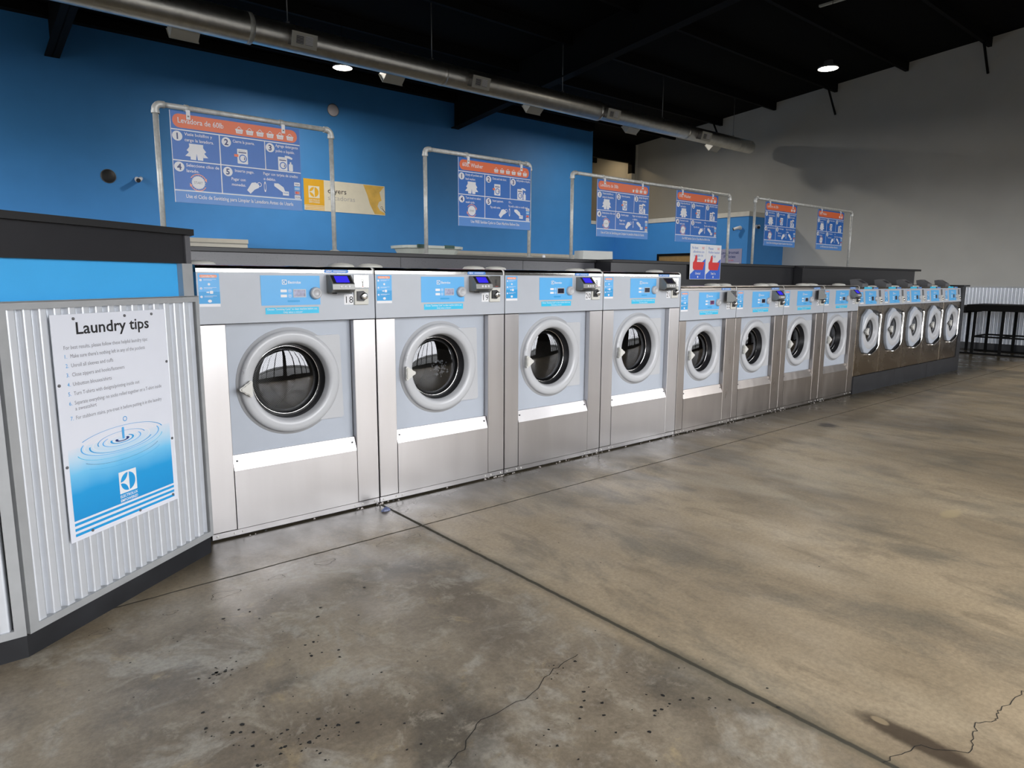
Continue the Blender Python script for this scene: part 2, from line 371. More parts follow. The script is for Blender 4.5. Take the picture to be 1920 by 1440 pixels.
    def build(s, name, parent=None, loc=None, rot=None):
        me = bpy.data.meshes.new(name); me.from_pydata(s.v, [], s.f); me.polygons.foreach_set('material_index', s.m)
        me.polygons.foreach_set('use_smooth', s.sm)
        for m in s.mats: me.materials.append(m)
        me.update(); o = bpy.data.objects.new(name, me); COL.objects.link(o)
        if parent: o.parent = parent
        if loc: o.location = loc
        if rot: o.rotation_euler = rot
        return o

def thing(name, label, cat, loc=(0, 0, 0), rz=0, group=None):
    o = bpy.data.objects.new(name, None); o.empty_display_size = .1; COL.objects.link(o); o.location = loc; o.rotation_euler = (0, 0, rz)
    o['label'] = label; o['category'] = cat
    if group: o['group'] = group
    return o
def tag(o, label, cat, group=None):
    o['label'] = label; o['category'] = cat
    if group: o['group'] = group
    return o
def struct(o, kind='structure'): o['kind'] = kind; return o
def copy_tree(o, parent=None):
    c = o.copy(); COL.objects.link(c)
    if parent: c.parent = parent
    for ch in list(o.children): copy_tree(ch, c)
    return c

# ------------------------------------------------------------------ shell
def build_shell():
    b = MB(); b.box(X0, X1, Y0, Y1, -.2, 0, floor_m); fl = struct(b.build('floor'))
    # cracks and black specks on the slab
    def crack(pts, w, nm='crack'):
        out = []
        for i in range(len(pts) - 1):
            for k in range(6):
                t = k / 6; out.append((pts[i][0] * (1 - t) + pts[i + 1][0] * t + random.uniform(-.008, .008), pts[i][1] * (1 - t) + pts[i + 1][1] * t + random.uniform(-.008, .008)))
        out.append(pts[-1]); c = MB()
        for i in range(len(out) - 1):
            (ax, ay), (bx, by) = out[i], out[i + 1]; L = math.hypot(bx - ax, by - ay) or 1; nx, ny = -(by - ay) / L * w, (bx - ax) / L * w
            c.add([(ax - nx, ay - ny, .0012), (ax + nx, ay + ny, .0012), (bx + nx, by + ny, .0012), (bx - nx, by - ny, .0012)], [(0, 3, 2, 1)], grime)
        c.build(nm, fl)
    crack([(-.28, -2.0), (-.417, -2.02), (-.614, -2.083), (-.8, -2.075), (-.913, -2.144), (-1.002, -2.187)], .0012)
    crack([(.797, -3.194), (.736, -3.155), (.559, -3.131), (.487, -3.142), (.418, -3.102), (.322, -3.122), (.24, -3.132), (.142, -3.019), (-.007, -2.986)], .0012)
    s = MB()
    def speck(x, y, r):
        n = 7; ph = random.random() * 6; vs = [(x + r * random.uniform(.5, 1.2) * math.cos(ph + 2 * PI * i / n), y + r * random.uniform(.5, 1.2) * math.sin(ph + 2 * PI * i / n), .0013) for i in range(n)]
        s.add(vs, [tuple(range(n))], grime)
    for cx, cy_, sp, n in ((-1.364, -1.28, .035, 22), (-1.344, -1.816, .07, 26), (-1.18, -1.794, .07, 26), (-1.473, -1.584, .05, 12), (-1.05, -1.42, .10, 10), (-.95, -1.1, .16, 12), (-1.25, -1.02, .12, 10),
                           (-.45, -2.2, .16, 22), (-.6, -2.35, .12, 12), (-.2, -2.35, .16, 10), (-1.0, -2.05, .3, 30), (-1.5, -1.3, .4, 20), (-.6, -1.5, .5, 24), (1.0, -2.2, .9, 14)):
        for i in range(n): speck(random.gauss(cx, sp), random.gauss(cy_, sp), random.choice([random.uniform(.0018, .004), random.uniform(.004, .0085)]) * (1 if sp < .2 else .6))
    for i in range(9):                                # arc of old footprints
        a = i / 8; speck(-.35 + .35 * a, -2.42 - .25 * a + .1 * math.sin(a * 3), .006)
    o = s.build('dark_specks', fl); o['kind'] = 'stuff'
    # mineral rings where drops dried
    for (cx, cy_, r) in ((-1.63, -.676, .03), (-1.378, -.686, .022), (-1.15, -.652, .05), (-.651, -.614, .04), (-.305, -.586, .035), (-.9, -.63, .03), (-.12, -.60, .03), (.12, -.36, .035), (.17, -.41, .03), (.03, -.2, .04)):
        c = MB(); n = 24; vs = []
        for i in range(n):
            a = 2 * PI * i / n; rr = r * (1 + .25 * math.sin(3 * a + cx * 9)); w = .0011
            vs += [(cx + (rr - w) * math.cos(a) * 1.2, cy_ + (rr - w) * math.sin(a) * .6, .0012), (cx + (rr + w) * math.cos(a) * 1.2, cy_ + (rr + w) * math.sin(a) * .6, .0012)]
        c.add(vs, [(2 * i, 2 * i + 1, (2 * i + 3) % (2 * n), (2 * i + 2) % (2 * n)) for i in range(n)], concrete_rim); c.build('dried_ring', fl)
    # ground outside
    g = MB(); g.box(-40, 40, -60, Y0 - .3, -.25, -.05, asphalt); g.box(-50, X0 - .3, Y0 - .3, 40, -.25, -.05, asphalt); struct(g.build('ground_outside'))
    # back wall painted blue with a notch at its right end
    b = MB(); b.prism([(X0, 0), (13.0, 0), (13.0, 2.93), (12.0, 2.93), (12.0, zc(YB) + .02), (X0, zc(YB) + .02)], YB, YB + .15, blue_wall, axis='y'); struct(b.build('wall_back'))
    # low blue room in the far corner
    b = MB(); b.box(13.0, 13.12, 5.39, YB, 0, 2.93, blue_wall); b.box(13.12, X1, 5.39, 5.51, 0, 2.93, blue_wall); struct(b.build('wall_closet'))
    b = MB(); b.box(12.985, X1, 5.375, YB, 2.93, 3.04, beige_trim); b.box(12.0, 13.0, YB - .015, YB + .17, 2.93, 3.02, beige_trim); struct(b.build('trim_1'))
    b = MB(); b.box(12.0, X1, YB + .17, Y1, 2.86, 3.0, beige_trim); struct(b.build('trim_2'))
    # right wall (grey), its corrugated wainscot and black base
    b = MB(); b.prism([(Y0, 0), (Y1, 0), (Y1, zc(Y1)), (Y0, zc(Y0))], X1, X1 + .2, grey_wall, axis='x'); struct(b.build('wall_right'))
    def corr(y0, y1, z0, z1, x, amp=.014, pitch=.0625):
        c = MB(); vs = []; n = int((y1 - y0) / pitch * 12)
        for i in range(n + 1):
            y = y0 + (y1 - y0) * i / n; t = math.sin(2 * PI * (y - y0) / pitch); d = amp * max(-1, min(1, 1.7 * t + .35))
            vs += [(x - amp - d, y, z0), (x - amp - d, y, z1)]
        c.add(vs, [(2 * i, 2 * i + 1, 2 * i + 3, 2 * i + 2) for i in range(n)], white_corr, True); return c
    w = thing('wainscot_panel', 'white corrugated steel wainscot along the grey right wall behind the black table', 'wall panel', (0, 0, 0))
    corr(Y0 + .05, 5.36, .13, 1.29, X1 - .004).build('corrugated_sheet', w)
    MB().box(X1 - .035, X1 - .001, Y0 + .05, 5.36, 1.285, 1.315, grey_trim).build('top_trim', w)
    b = MB(); b.box(X1 - .04, X1 - .001, Y0 + .05, 5.36, 0, .14, plinth_m); struct(b.build('baseboard_right'))
    b = MB(); b.box(X0 - .2, X0, Y0, Y1, 0, WIN_B, grey_wall); b.prism([(Y0, WIN_T), (Y1, WIN_T), (Y1, zc(Y1)), (Y0, zc(Y0))], X0 - .2, X0, grey_wall, axis='x')
    ys_ = [Y0] + [v for ab in FILL_WINY for v in ab] + [Y1]
    for i in range(0, len(ys_), 2): b.box(X0 - .2, X0, ys_[i], ys_[i + 1], WIN_B, WIN_T, grey_wall)
    struct(b.build('wall_left'))
    for k, (a, e) in enumerate(FILL_WINY):  # mullions of the added left-wall windows
        f = MB()
        for i in range(4): y = a + (e - a) * i / 3; f.box(X0 - .14, X0 - .04, max(a, y - .03), min(e, y + .03), WIN_B, WIN_T, black_steel)
        struct(f.build('window_%d' % (k + 5)))
    b = MB(); b.box(X0, X1, Y1, Y1 + .2, 0, zc(Y1), grey_wall); struct(b.build('wall_rear'))
    # storefront
    b = MB(); b.box(X0, X1, Y0 - .2, Y0, 0, WIN_B, grey_wall); b.box(X0, X1, Y0 - .2, Y0, WIN_T, zc(Y0), grey_wall)
    xs = [X0] + [v for ab in WINX for v in ab] + [X1]
    for i in range(0, len(xs), 2): b.box(xs[i], xs[i + 1], Y0 - .2, Y0, WIN_B, WIN_T, grey_wall)
    b.mats = [mat('brown_storefront_wall', (.11, .095, .085), .7, var=.05)]; struct(b.build('wall_front'))
    for k, (a, e) in enumerate(WINX):
        f = MB()
        for i in range(5): x = a + (e - a) * i / 4; f.box(max(a, x - .03), min(e, x + .03), Y0 - .14, Y0 - .04, WIN_B, WIN_T, black_steel)
        for z in (WIN_B, .95, WIN_T - .06): f.box(a, e, Y0 - .13, Y0 - .05, z, z + .06, black_steel)
        struct(f.build('window_%d' % (k + 1)))
    # roof deck with ribs
    c = MB(); ys = [Y0, Y1]
    c.prism([(Y0, zc(Y0)), (Y1, zc(Y1)), (Y1, zc(Y1) + .1), (Y0, zc(Y0) + .1)], X0 - .2, X1 + .2, black_ceil, axis='x'); ce = struct(c.build('ceiling'))
    k = 0
    y = 7.34 + 1.53 * 4
    while y > Y0:
        z = zc(y); p = MB()
        p.prism([(y, z), (y + .012, z), (y + .012, z - .17), (y + .07, z - .17), (y + .07, z - .185), (y, z - .185)], X0, X1, black_steel, axis='x')
        p.build('purlin', ce); y -= 1.53; k += 1
    # knee braces near the right wall
    for yb in (7.34, 4.29, 1.24, 10.4):
        z = zc(yb) - .17; t = MB(); t.tube([(X1 - .45, yb, z), (X1 - .01, yb, z - .52)], .025, black_steel, 6); t.build('knee_brace', ce)
    # tapered rafters
    for x in (-.28, 7.42):
        r = MB(); zb = lambda y: 5.74 - .098 * y
        r.prism([(Y0, zb(Y0)), (YB, zb(YB)), (YB, zc(YB)), (Y0, zc(Y0))], x - .008, x + .008, black_steel, axis='x')
        r.prism([(Y0, zb(Y0)), (YB, zb(YB)), (YB, zb(YB) + .02), (Y0, zb(Y0) + .02)], x - .1, x + .1, black_steel, axis='x')
        struct(r.build('trim_rafter'))
    b = MB(); b.box(X0, 11.9, YB - .16, YB - .001, zc(YB) - .17, zc(YB) - .01, black_steel); struct(b.build('trim_eave'))
    b = MB(); b.box(14.45, 14.6, 10.28, 10.43, 4.6, zc(10.4) - .01, black_steel); b.box(14.44, 14.61, 10.27, 10.44, 4.42, 4.6, beige_trim); b.box(14.60, X1 - .001, 10.25, 10.45, 4.42, zc(10.4) - .01, beige_trim); struct(b.build('trim_post'))
    b = MB(); b.box(12.0, 14.6, 10.3, 10.42, zc(10.4) - .55, zc(10.4) - .17, black_steel); struct(b.build('trim_header'))
build_shell()

# ------------------------------------------------------------------ shared print pieces
def logo(b, x, z, s, y, bgm, fgm):
    """square mark: white square, coloured disc, white three-pointed mark"""
    b.rect(x, z, x + s, z + s, y, fgm); cx, cz, r = x + s / 2, z + s / 2, s * .42
    b.disc(cx, cz, r, y - .0004, bgm, 28)
    def bz(p, q, t, k=8): return [((1 - u) ** 2 * p[0] + 2 * u * (1 - u) * q[0] + u * u * t[0], (1 - u) ** 2 * p[1] + 2 * u * (1 - u) * q[1] + u * u * t[1]) for u in [i / k for i in range(k + 1)]]
    up = bz((-1.0, .06), (-.15, .10), (.02, .99)); lo = bz((.02, -.99), (-.15, -.10), (-1.0, -.06))
    # fan of quads between the mirrored curves and the straight bar
    for i in range(8):
        a, c = up[i], up[i + 1]
        b.flat([(cx + r * a[0], cz - r * a[1]), (cx + r * c[0], cz - r * c[1]), (cx + r * c[0], cz + r * c[1]), (cx + r * a[0], cz + r * a[1])], y - .0008, fgm)
    b.rect(cx + r * .0, cz - r * .99, cx + r * .14, cz + r * .99, y - .0009, fgm)

def basket(b, x, z, s, y, half=False):
    w = s * .5; x0 = x - w if not half else x - w * .1
    b.flat([(x0 + .12 * s * (0 if half else 1), z), (x + .38 * s, z), (x + .46 * s, z + .42 * s), (x0 + (0 if half else .04 * s), z + .42 * s)], y, white_p)
    b.rect(x0, z + .42 * s, x + .5 * s, z + .52 * s, y, white_p)
    if not half:
        for q in (-1, 1): b.flat([(x + q * .36 * s, z + .52 * s), (x + q * .29 * s, z + .52 * s), (x - q * .02 * s, z + .82 * s), (x + q * .05 * s, z + .86 * s)], y, white_p)
        for i in range(5): b.rect(x - .24 * s + i * .115 * s, z + .08 * s, x - .21 * s + i * .115 * s, z + .32 * s, y - .0004, orange_p)

def washer_icon(b, x, z, s, y, door=True):
    b.rrect(x - .36 * s, z, x + .36 * s, z + s, .05 * s, y, white_p); b.rect(x - .27 * s, z + .73 * s, x + .27 * s, z + .80 * s, y - .0004, blue_dk)
    for i in range(4): b.rect(x - .24 * s + i * .11 * s, z + .86 * s, x - .17 * s + i * .11 * s, z + .90 * s, y - .0004, lgrey_p)
    b.ringf(x + .02 * s, z + .37 * s, .20 * s, .27 * s, y - .0004, blue_md); b.ringf(x + .02 * s, z + .37 * s, .09 * s, .15 * s, y - .0006, blue_dk, -.9, .8, 8)

def card_sign(title, lines, n_basket, half, W=.81, H=.56):
    """returns (board, band, print) builders in local coords, origin at top-left corner of the front face, +x right, z down negative"""
    bd = MB(); bd.box(0, W, 0, .006, -H, 0, blue_md)
    pr = MB(); y1, y2, y3 = -.0006, -.0011, -.0017
    bd.rect(0, -H, W, -.85 * H, y1 * .6, blue_ml)
    bd.rect(0, -H, .004, 0, y2, white_p); bd.rect(W - .004, -H, W, 0, y2, blue_ml)
    band = MB(); band.rrect(.018 * W, -.178 * H, .975 * W, -.028 * H, .07 * H, y1, orange_p)
    ln = lambda x0, z0, x1, z1: pr.rect(x0 * W, z0 * H, x1 * W, z1 * H, y1, white_p)
    for z in (-.20, -.535, -.865): ln(0, z - .006, 1, z + .006)
    pr.rect(.345 * W, -.865 * H, .353 * W, -.20 * H, y1 - .0002, white_p); pr.rect(.698 * W, -.535 * H, .705 * W, -.20 * H, y1 - .0002, white_p)
    pr.text(title, .055 * W, -.125 * H, .085 * H, y2, white_p, w=.33 * W if len(title) > 12 else .27 * W, bold=.008)
    for i in range(n_basket): basket(pr, W * (.955 - .082 * (n_basket - i - .5)), -.155 * H, .062 * W, y2, half and i == 0)
    num = ((.045, -.27), (.40, -.27), (.745, -.27), (.045, -.605), (.40, -.605))
    for i, (x, z) in enumerate(num):
        pr.disc(x * W, z * H, .036 * W, y1, white_p); pr.text(str(i + 1), x * W, z * H - .022 * W, .062 * W, y2, blue_dk, 'C', .03)
    tx = ((.095, -.255), (.45, -.265), (.79, -.25), (.095, -.595), (.455, -.60), (.425, -.70), (.68, -.60))
    for (x, z), ls in zip(tx, lines):
        for j, (t, w) in enumerate(ls): pr.text(t, x * W, (z - .062 * j) * H, .048 * H, y1, white_p, w=w * W, bold=.012)
    # shorts with pockets turned out
    x, z, s = .175 * W, -.515 * H, .16 * H
    pr.flat([(x - .42 * s, z), (x - .06 * s, z), (x, z + .45 * s), (x + .06 * s, z), (x + .42 * s, z), (x + .48 * s, z + 1.1 * s), (x - .48 * s, z + 1.1 * s)], y1, white_p)
    for q in (-1, 1): pr.flat([(x + q * .45 * s, z + .9 * s), (x + q * .66 * s, z + .62 * s), (x + q * .52 * s, z + .5 * s), (x + q * .78 * s, z + .22 * s), (x + q * .44 * s, z + .2 * s)], y1, white_p); 
    washer_icon(pr, .52 * W, -.50 * H, .17 * H, y1); pr.rect(.455 * W, -.425 * H, .487 * W, -.395 * H, y3, orange_p)
    washer_icon(pr, .845 * W, -.525 * H, .16 * H, y1)
    pr.flat([(.865 * W, -.365 * H), (.925 * W, -.385 * H), (.93 * W, -.365 * H), (.90 * W, -.345 * H), (.865 * W, -.345 * H)], y1, white_p)
    pr.rrect(.895 * W, -.525 * H, .93 * W, -.44 * H, .006, y1, white_p); pr.rect(.905 * W, -.44 * H, .918 * W, -.415 * H, y1, white_p)
    # start dial
    x, z, s = .175 * W, -.765 * H, .072 * H
    pr.disc(x, z, s, y1, white_p, 24)
    for i in range(20): a = 2 * PI * i / 20; pr.flat([(x + s * .95 * math.cos(a - .08), z + s * .95 * math.sin(a - .08)), (x + s * .95 * math.cos(a + .08), z + s * .95 * math.sin(a + .08)), (x + s * 1.12 * math.cos(a), z + s * 1.12 * math.sin(a))], y1, white_p)
    pr.text('START', x, z - .016 * H, .04 * H, y2, grey_p, 'C', w=s * 1.3)
    for a0 in (.5, .5 + PI):
        pr.ringf(x, z, s * 1.2, s * 1.33, y1, peach_p, a0, a0 + 2.1, 12); a = a0; pr.flat([(x + s * 1.05 * math.cos(a), z + s * 1.05 * math.sin(a)), (x + s * 1.5 * math.cos(a), z + s * 1.5 * math.sin(a)), (x + s * 1.3 * math.cos(a - .4), z + s * 1.3 * math.sin(a - .4))], y1, peach_p)
    # hand with coin, slot, hand with card
    x, z, s = .59 * W, -.82 * H, .13 * H
    pr.flat([(x - .55 * s, z + .15 * s), (x - .25 * s, z - .15 * s), (x + .15 * s, z + .25 * s), (x + .55 * s, z + .45 * s), (x + .6 * s, z + .72 * s), (x + .25 * s, z + .92 * s), (x - .1 * s, z + .85 * s)], y1, white_p)
    pr.ringf(x + .62 * s, z + .75 * s, .15 * s, .21 * s, y2, white_p); pr.ringf(x + 1.15 * s, z + .6 * s, .07 * s, .11 * s, y1, white_p, 0, 2 * PI, 16, 4.5)
    x = .83 * W
    pr.flat([(x - .75 * s, z + 1.0 * s), (x - .35 * s, z + 1.02 * s), (x + .15 * s, z + .7 * s), (x + .3 * s, z + .3 * s), (x + .1 * s, z + .2 * s), (x - .3 * s, z + .45 * s), (x - .75 * s, z + .75 * s)], y1, white_p)
    pr.rrect(x + .05 * s, z - .05 * s, x + .65 * s, z + .35 * s, .04 * s, y2, white_p); pr.rect(x + .12 * s, z + .15 * s, x + .58 * s, z + .21 * s, y3, blue_ml)
    # payment cards
    for i, (mm, t, tm) in enumerate(((white_p, 'VISA', blue_dk), (blue_lt, 'AMEX', white_p), (lilac_p, '', red_p), (white_p, 'DISCOVER', grey_p))):
        z0 = (-.655 - .052 * i) * H; pr.rrect(.935 * W, z0 - .044 * H, .985 * W, z0, .003, y1, mm)
        if t: pr.text(t, .96 * W, z0 - .033 * H, .026 * H, y2, tm, 'C', .02, w=.04 * W)
        else: pr.disc(.953 * W, z0 - .022 * H, .015 * H, y2, red_p); pr.disc(.966 * W, z0 - .022 * H, .015 * H, y3, orange_p)
    return bd, band, pr

LES = (((('Vasie bolsillos y'), .20), ('cargo la lavadora.', .21)), (('Cierre la puerta.', .17),), (('Agrege detergente', .19), ('polvo o liquido.', .16)), (('Seleccione cilco de', .24), ('lavado.', .09)), (('Inserte pago.', .15),), (('Pagar con', .11), ('monedas.', .11)), (('Pagar con tarjeta de credito', .29), ('o debito.', .10)))
LEN = ((('Empty all pockets and', .22), ('load washer.', .13)), (('Close and lock door.', .20),), (('Add powder or liquids.', .20),), (('Turn knob to select', .20), ('wash cycle.', .12)), (('Insert payment.', .15),), (('Pay with coins.', .14),), (('Or...', .05), ('Pay with a debit or credit card.', .28)))
def hanging_sign(x0, ztop, title, lines, nb, half, foot, label, W=.81):
    t = thing('hanging_sign', label, 'sign', (x0, 1.120, ztop), 0, None)
    bd, band, pr = card_sign(title, lines, nb, half, W)
    H = .56; pr.text(foot, .5 * W, -.945 * H, .06 * H, -.0017, white_p, 'C', .012, w=(.84 if len(foot) > 52 else .68) * W)
    bd.build('board', t); band.build('header_band', t); pr.build('lettering', t)
    for fx in (.13, .86):
        c = MB(); x = fx * W
        c.lathe([(.0215, -.012), (.0215, .012), (.0185, .012), (.0185, -.012), (.0215, -.012)], (x, .030, .03), galv, 'x', 16)
        c.box(x - .012, x + .012, -.006, .0, -.045, .012, white_p); c.box(x - .012, x + .012, .0, .012, .004, .014, white_p); c.box(x - .005, x + .005, -.008, -.005, -.030, -.022, dark_pl)
        c.build('hanger_clip', t)
    return t

# ------------------------------------------------------------------ washers
def tips_sticker(b, x0, x1, z0, z1):
    W, H = x1 - x0, z1 - z0; y = -.0012
    b.rect(x0, z0, x1, z1, y + .0004, blue_lt); b.rect(x0, z0, x1, z0 + .09 * H, y, white_p); b.rect(x0, z0 + .09 * H, x1, z0 + .45 * H, y, blue_po)
    b.rrect(x0 + .07 * W, z1 - .13 * H, x1 - .1 * W, z1 - .04 * H, .04 * H, y - .0003, peach_p); b.text('Laundry Tips', x0 + W * .48, z1 - .115 * H, .075 * H, y - .0006, white_p, 'C', w=.6 * W)
    for i, zz in enumerate((.80, .55, .30)):
        z = z0 + zz * H; b.disc(x0 + .12 * W, z, .035 * H, y - .0003, white_p, 12); b.text(str(i + 1), x0 + .12 * W, z - .02 * H, .05 * H, y - .0006, blue_md, 'C')
        for k in range(2): b.rect(x0 + .25 * W, z + .02 * H - k * .03 * H, x0 + (.85 - .2 * k) * W, z + .028 * H - k * .03 * H, y - .0003, white_p)
    b.disc(x0 + .5 * W, z0 + .675 * H, .038 * H, y - .0003, white_p, 10); b.rrect(x0 + .52 * W, z0 + .39 * H, x0 + .68 * W, z0 + .48 * H, .004, y - .0003, white_p)
    b.flat([(x0 + .36 * W, z0 + .42 * H), (x0 + .44 * W, z0 + .42 * H), (x0 + .44 * W, z0 + .40 * H), (x0 + .5 * W, z0 + .435 * H), (x0 + .44 * W, z0 + .47 * H), (x0 + .44 * W, z0 + .45 * H), (x0 + .36 * W, z0 + .45 * H)], y - .0003, white_p)
    b.disc(x0 + .5 * W, z0 + .17 * H, .045 * H, y - .0003, white_p, 12, 1.3)

def overlay(b, x0, x1, z0, z1):
    """blue control overlay print"""
    W, H = x1 - x0, z1 - z0; y = -.0022
    b.box(x0, x1, -.0018, 0, z0, z1, blue_lt)
    logo(b, x0 + .35 * W, z1 - .30 * H, .16 * H, y, blue_po, white_p); b.text('Electrolux', x0 + .45 * W, z1 - .27 * H, .13 * H, y, white_p, bold=.015, w=.22 * W)
    for k in range(2):
        z = z0 + (.44 - .17 * k) * H; b.rrect(x0 + .32 * W, z, x0 + .425 * W, z + .09 * H, .002, y, white_p); b.ringf(x0 + .475 * W, z + .045 * H, .024 * W, .028 * W, y, white_p, n=14)
        b.flat([(x0 + .462 * W, z + .06 * H), (x0 + .475 * W, z + .02 * H), (x0 + .488 * W, z + .06 * H)], y, white_p)
    b.rrect(x0 + .43 * W, z0 + .10 * H, x0 + .64 * W, z0 + .17 * H, .003, y, blue_po)

def door_ring_profile(R, h, yp, yf):
    return [(R + .016, yp), (R + .014, yp - .006), (R, yp - .007), (R, yf + .010), (R - .003, yf + .003), (R - .011, yf - .003), (R - .022, yf - .0058), (R - .027, yf - .006), (h + .026, yf - .006), (h + .020, yf - .0055), (h + .008, yf - .002), (h, yf + .006), (h - .008, yf + .040)]

def make_washer(name, W, Hf, Fb, xl, xr, cx, cz, R, h, zb1, zb0, ov, rd, coin, num, depth, st, label, group):
    t = thing(name, label, 'washing machine', (0, 0, 0), 0, group)
    yp, yf = .045, .018
    # cabinet shell (open towards the front)
    b = MB(); x0, x1 = .004, W - .004
    b.box(x0, x0 + .01, .05, depth, .045, Hf, st); b.box(x1 - .01, x1, .05, depth, .045, Hf, st); b.box(x0 + .01, x1 - .01, depth - .01, depth, .045, Hf, st)
    b.box(x0, x1, .06, depth, .02, .045, rubber); b.build('cabinet', t)
    b = MB(); b.box(x0, x1, .0, .05, Fb + .003, Hf, panel_g); b.box(x0, x1, .0, .012, Fb + .001, Fb + .004, black_p); b.build('control_fascia', t)
    # rounded stainless lid edge
    prof = [(.0, Hf + .001), (.0, Hf + .012)] + [(.03 - .03 * math.cos(a), Hf + .012 + .026 * math.sin(a)) for a in [PI / 2 * i / 6 for i in range(7)]] + [(depth, Hf + .038), (depth, Hf + .001)]
    b = MB(); b.prism(prof, x0, x1 - .012, st if st is not steel else chrome, axis='x'); b.prism([(y, z) if i == 0 else (y, z + .002) for i, (y, z) in enumerate(prof)], x1 - .012, x1, mat('pale_edge_strip', (.7, .69, .66), .4), axis='x'); b.build('lid', t)
    # detergent hatch caps on the lid
    for px in (.085, W - .11): MB().lathe([(.078, .0), (.078, .008), (.068, .018), (.04, .024), (.001, .026)], (px, .21, Hf + .038), ivory_m, 'z', 24).build('hatch_cap', t)
    for side, (a, c) in enumerate(((x0, xl - .002), (xr + .002, x1))): MB().bbox(a, c, .0, .05, .046, Fb, st, .0025).build('side_panel', t)
    # recessed front panel with a round opening
    b = MB(); n = 48; vs = []
    for i in range(n):
        a = 2 * PI * i / n; ca, sa = math.cos(a), math.sin(a); tx = ((xr - cx) if ca > 0 else (cx - xl)) / max(1e-6, abs(ca)); tz = ((Fb - cz) if sa > 0 else (cz - zb1 + .005)) / max(1e-6, abs(sa))
        k = min(tx, tz); vs += [(cx + h * 1.02 * ca, yp, cz + h * 1.02 * sa), (cx + k * ca, yp, cz + k * sa)]
    b.add(vs, [(2 * i, 2 * i + 1, (2 * i + 3) % (2 * n), (2 * i + 2) % (2 * n)) for i in range(n)], door_g)
    for ix, iz in ((xl, zb1 - .005), (xr, zb1 - .005), (xr, Fb), (xl, Fb)):   # corners
        cand = sorted(range(n), key=lambda i: (vs[2 * i + 1][0] - ix) ** 2 + (vs[2 * i + 1][2] - iz) ** 2)[:2]; p, q = vs[2 * cand[0] + 1], vs[2 * cand[1] + 1]
        b.add([p, q, (ix, yp, iz)], [(0, 1, 2)], door_g)
    b.box(xl, xr, yp + .001, yp + .004, zb1 - .01, zb1 + .0, door_g); b.build('front_panel', t)
    # lower kick panel with a sloped upper lip
    b = MB(); b.prism([(.0, .046), (.0, zb0), (.025, zb1), (.049, zb1), (.049, .046)], xl + .001, xr - .001, st, axis='x'); kp = b.build('kick_panel', t)
    for sxx in (xl + .022, xr - .022): MB().lathe([(.006, .0), (.006, -.003), (.003, -.005), (.0005, -.005)], (sxx, .014, zb1 - .03), dark_pl, 'y', 10).build('screw', kp)
    b = MB(); b.box(x0, x1, .004, .02, .012, .042, st); bs = b.build('base_strip', t)
    for sxx in (.03, xl - .015, xl + .03, xr - .02, xr + .03, W - .03): MB().lathe([(.006, .0), (.006, -.003), (.003, -.004), (.0005, -.004)], (sxx, .004, .026), knob_w, 'y', 8).build('screw', bs)
    # door
    d = MB().lathe(door_ring_profile(R, h, yp, yf), (cx, .0, cz), ring_g, 'y', 64).build('door', t)
    MB().prism([(cx + R * .80, cz + .3 * R), (cx + R * .80, cz - .3 * R), (cx + R * .55, cz - .84 * R), (cx + R + .012, cz - .235 * R / .28), (cx + R + .022, cz - .225 * R / .28), (cx + R + .012, cz + .235 * R / .28), (cx + R + .004, cz + .243 * R / .28), (cx + R * .50, cz + .868 * R)], yp - .014, yp - .001, ring_g, axis='y').build('hinge_cover', d)
    g = MB(); g.lathe([(h - .008, yf + .039), (h - .016, yf + .075), (h - .028, yf + .092), (h - .032, yf + .12), (h - .02, yf + .16)], (cx, 0, cz), rubber, 'y', 48); g.build('gasket', d)
    g = MB(); gr = h - .026; g.lathe([(gr + .003, yf + .086), (gr + .001, yf + .083), (gr - .002, yf + .083), (gr - .003, yf + .088)], (cx, 0, cz), chrome, 'y', 48); g.build('glass_rim', d)
    g = MB(); g.lathe([(gr, yf + .088)] + [(gr * math.cos(PI / 2 * i / 8), yf + .088 - .030 * math.sin(PI / 2 * i / 8)) for i in range(1, 8)] + [(.0005, yf + .058)], (cx, 0, cz), glass_m, 'y', 48); g.build('door_glass', d)
    hd = MB(); pts = []
    for i in range(30):
        a = 2 * PI * i / 30; rr = .026 + .018 * max(0, math.cos(3 * a)) ** 1.3; pts.append((rr * math.cos(a), rr * math.sin(a) * 1.15))
    hd.prism(pts, -.030, -.012, knob_w, axis='y'); hd.lathe([(.02, -.012), (.02, .01)], (0, 0, 0), knob_w, 'y', 14)
    hd.prism([(p[0] * .8, p[1] * .8) for p in pts], -.036, -.030, knob_w, axis='y'); ho = hd.build('handle', d, loc=(cx - (R + h) / 2 - .004, yf, cz - .015))
    # engraved lock marks
    lk = MB(); lx, lz = cx - (R + h) / 2, cz + .07 * R / .28
    for q in (-.018, .010): lk.ringf(lx + q, lz, .0055, .007, yf - .0048, grey_p, n=12); lk.ringf(lx + q, lz + .007, .003, .004, yf - .0048, grey_p, 0, PI, 8)
    lk.ringf(lx - .004, lz + .012, .013, .0142, yf - .0048, grey_p, .5, 2.6, 10); lk.build('lock_mark', d)
    # drum
    b = MB(); dr = h + .045; n = 48
    k = len(b.v); b.lathe([(dr, .19), (dr, .60)], (cx, 0, cz), drum_m, 'y', n, True); b.lathe([(dr, .60), (.0005, .60)], (cx, 0, cz), drum_m, 'y', n, False)
    b.lathe([(h - .02, .175), (dr + .002, .19)], (cx, 0, cz), chrome, 'y', n, True)
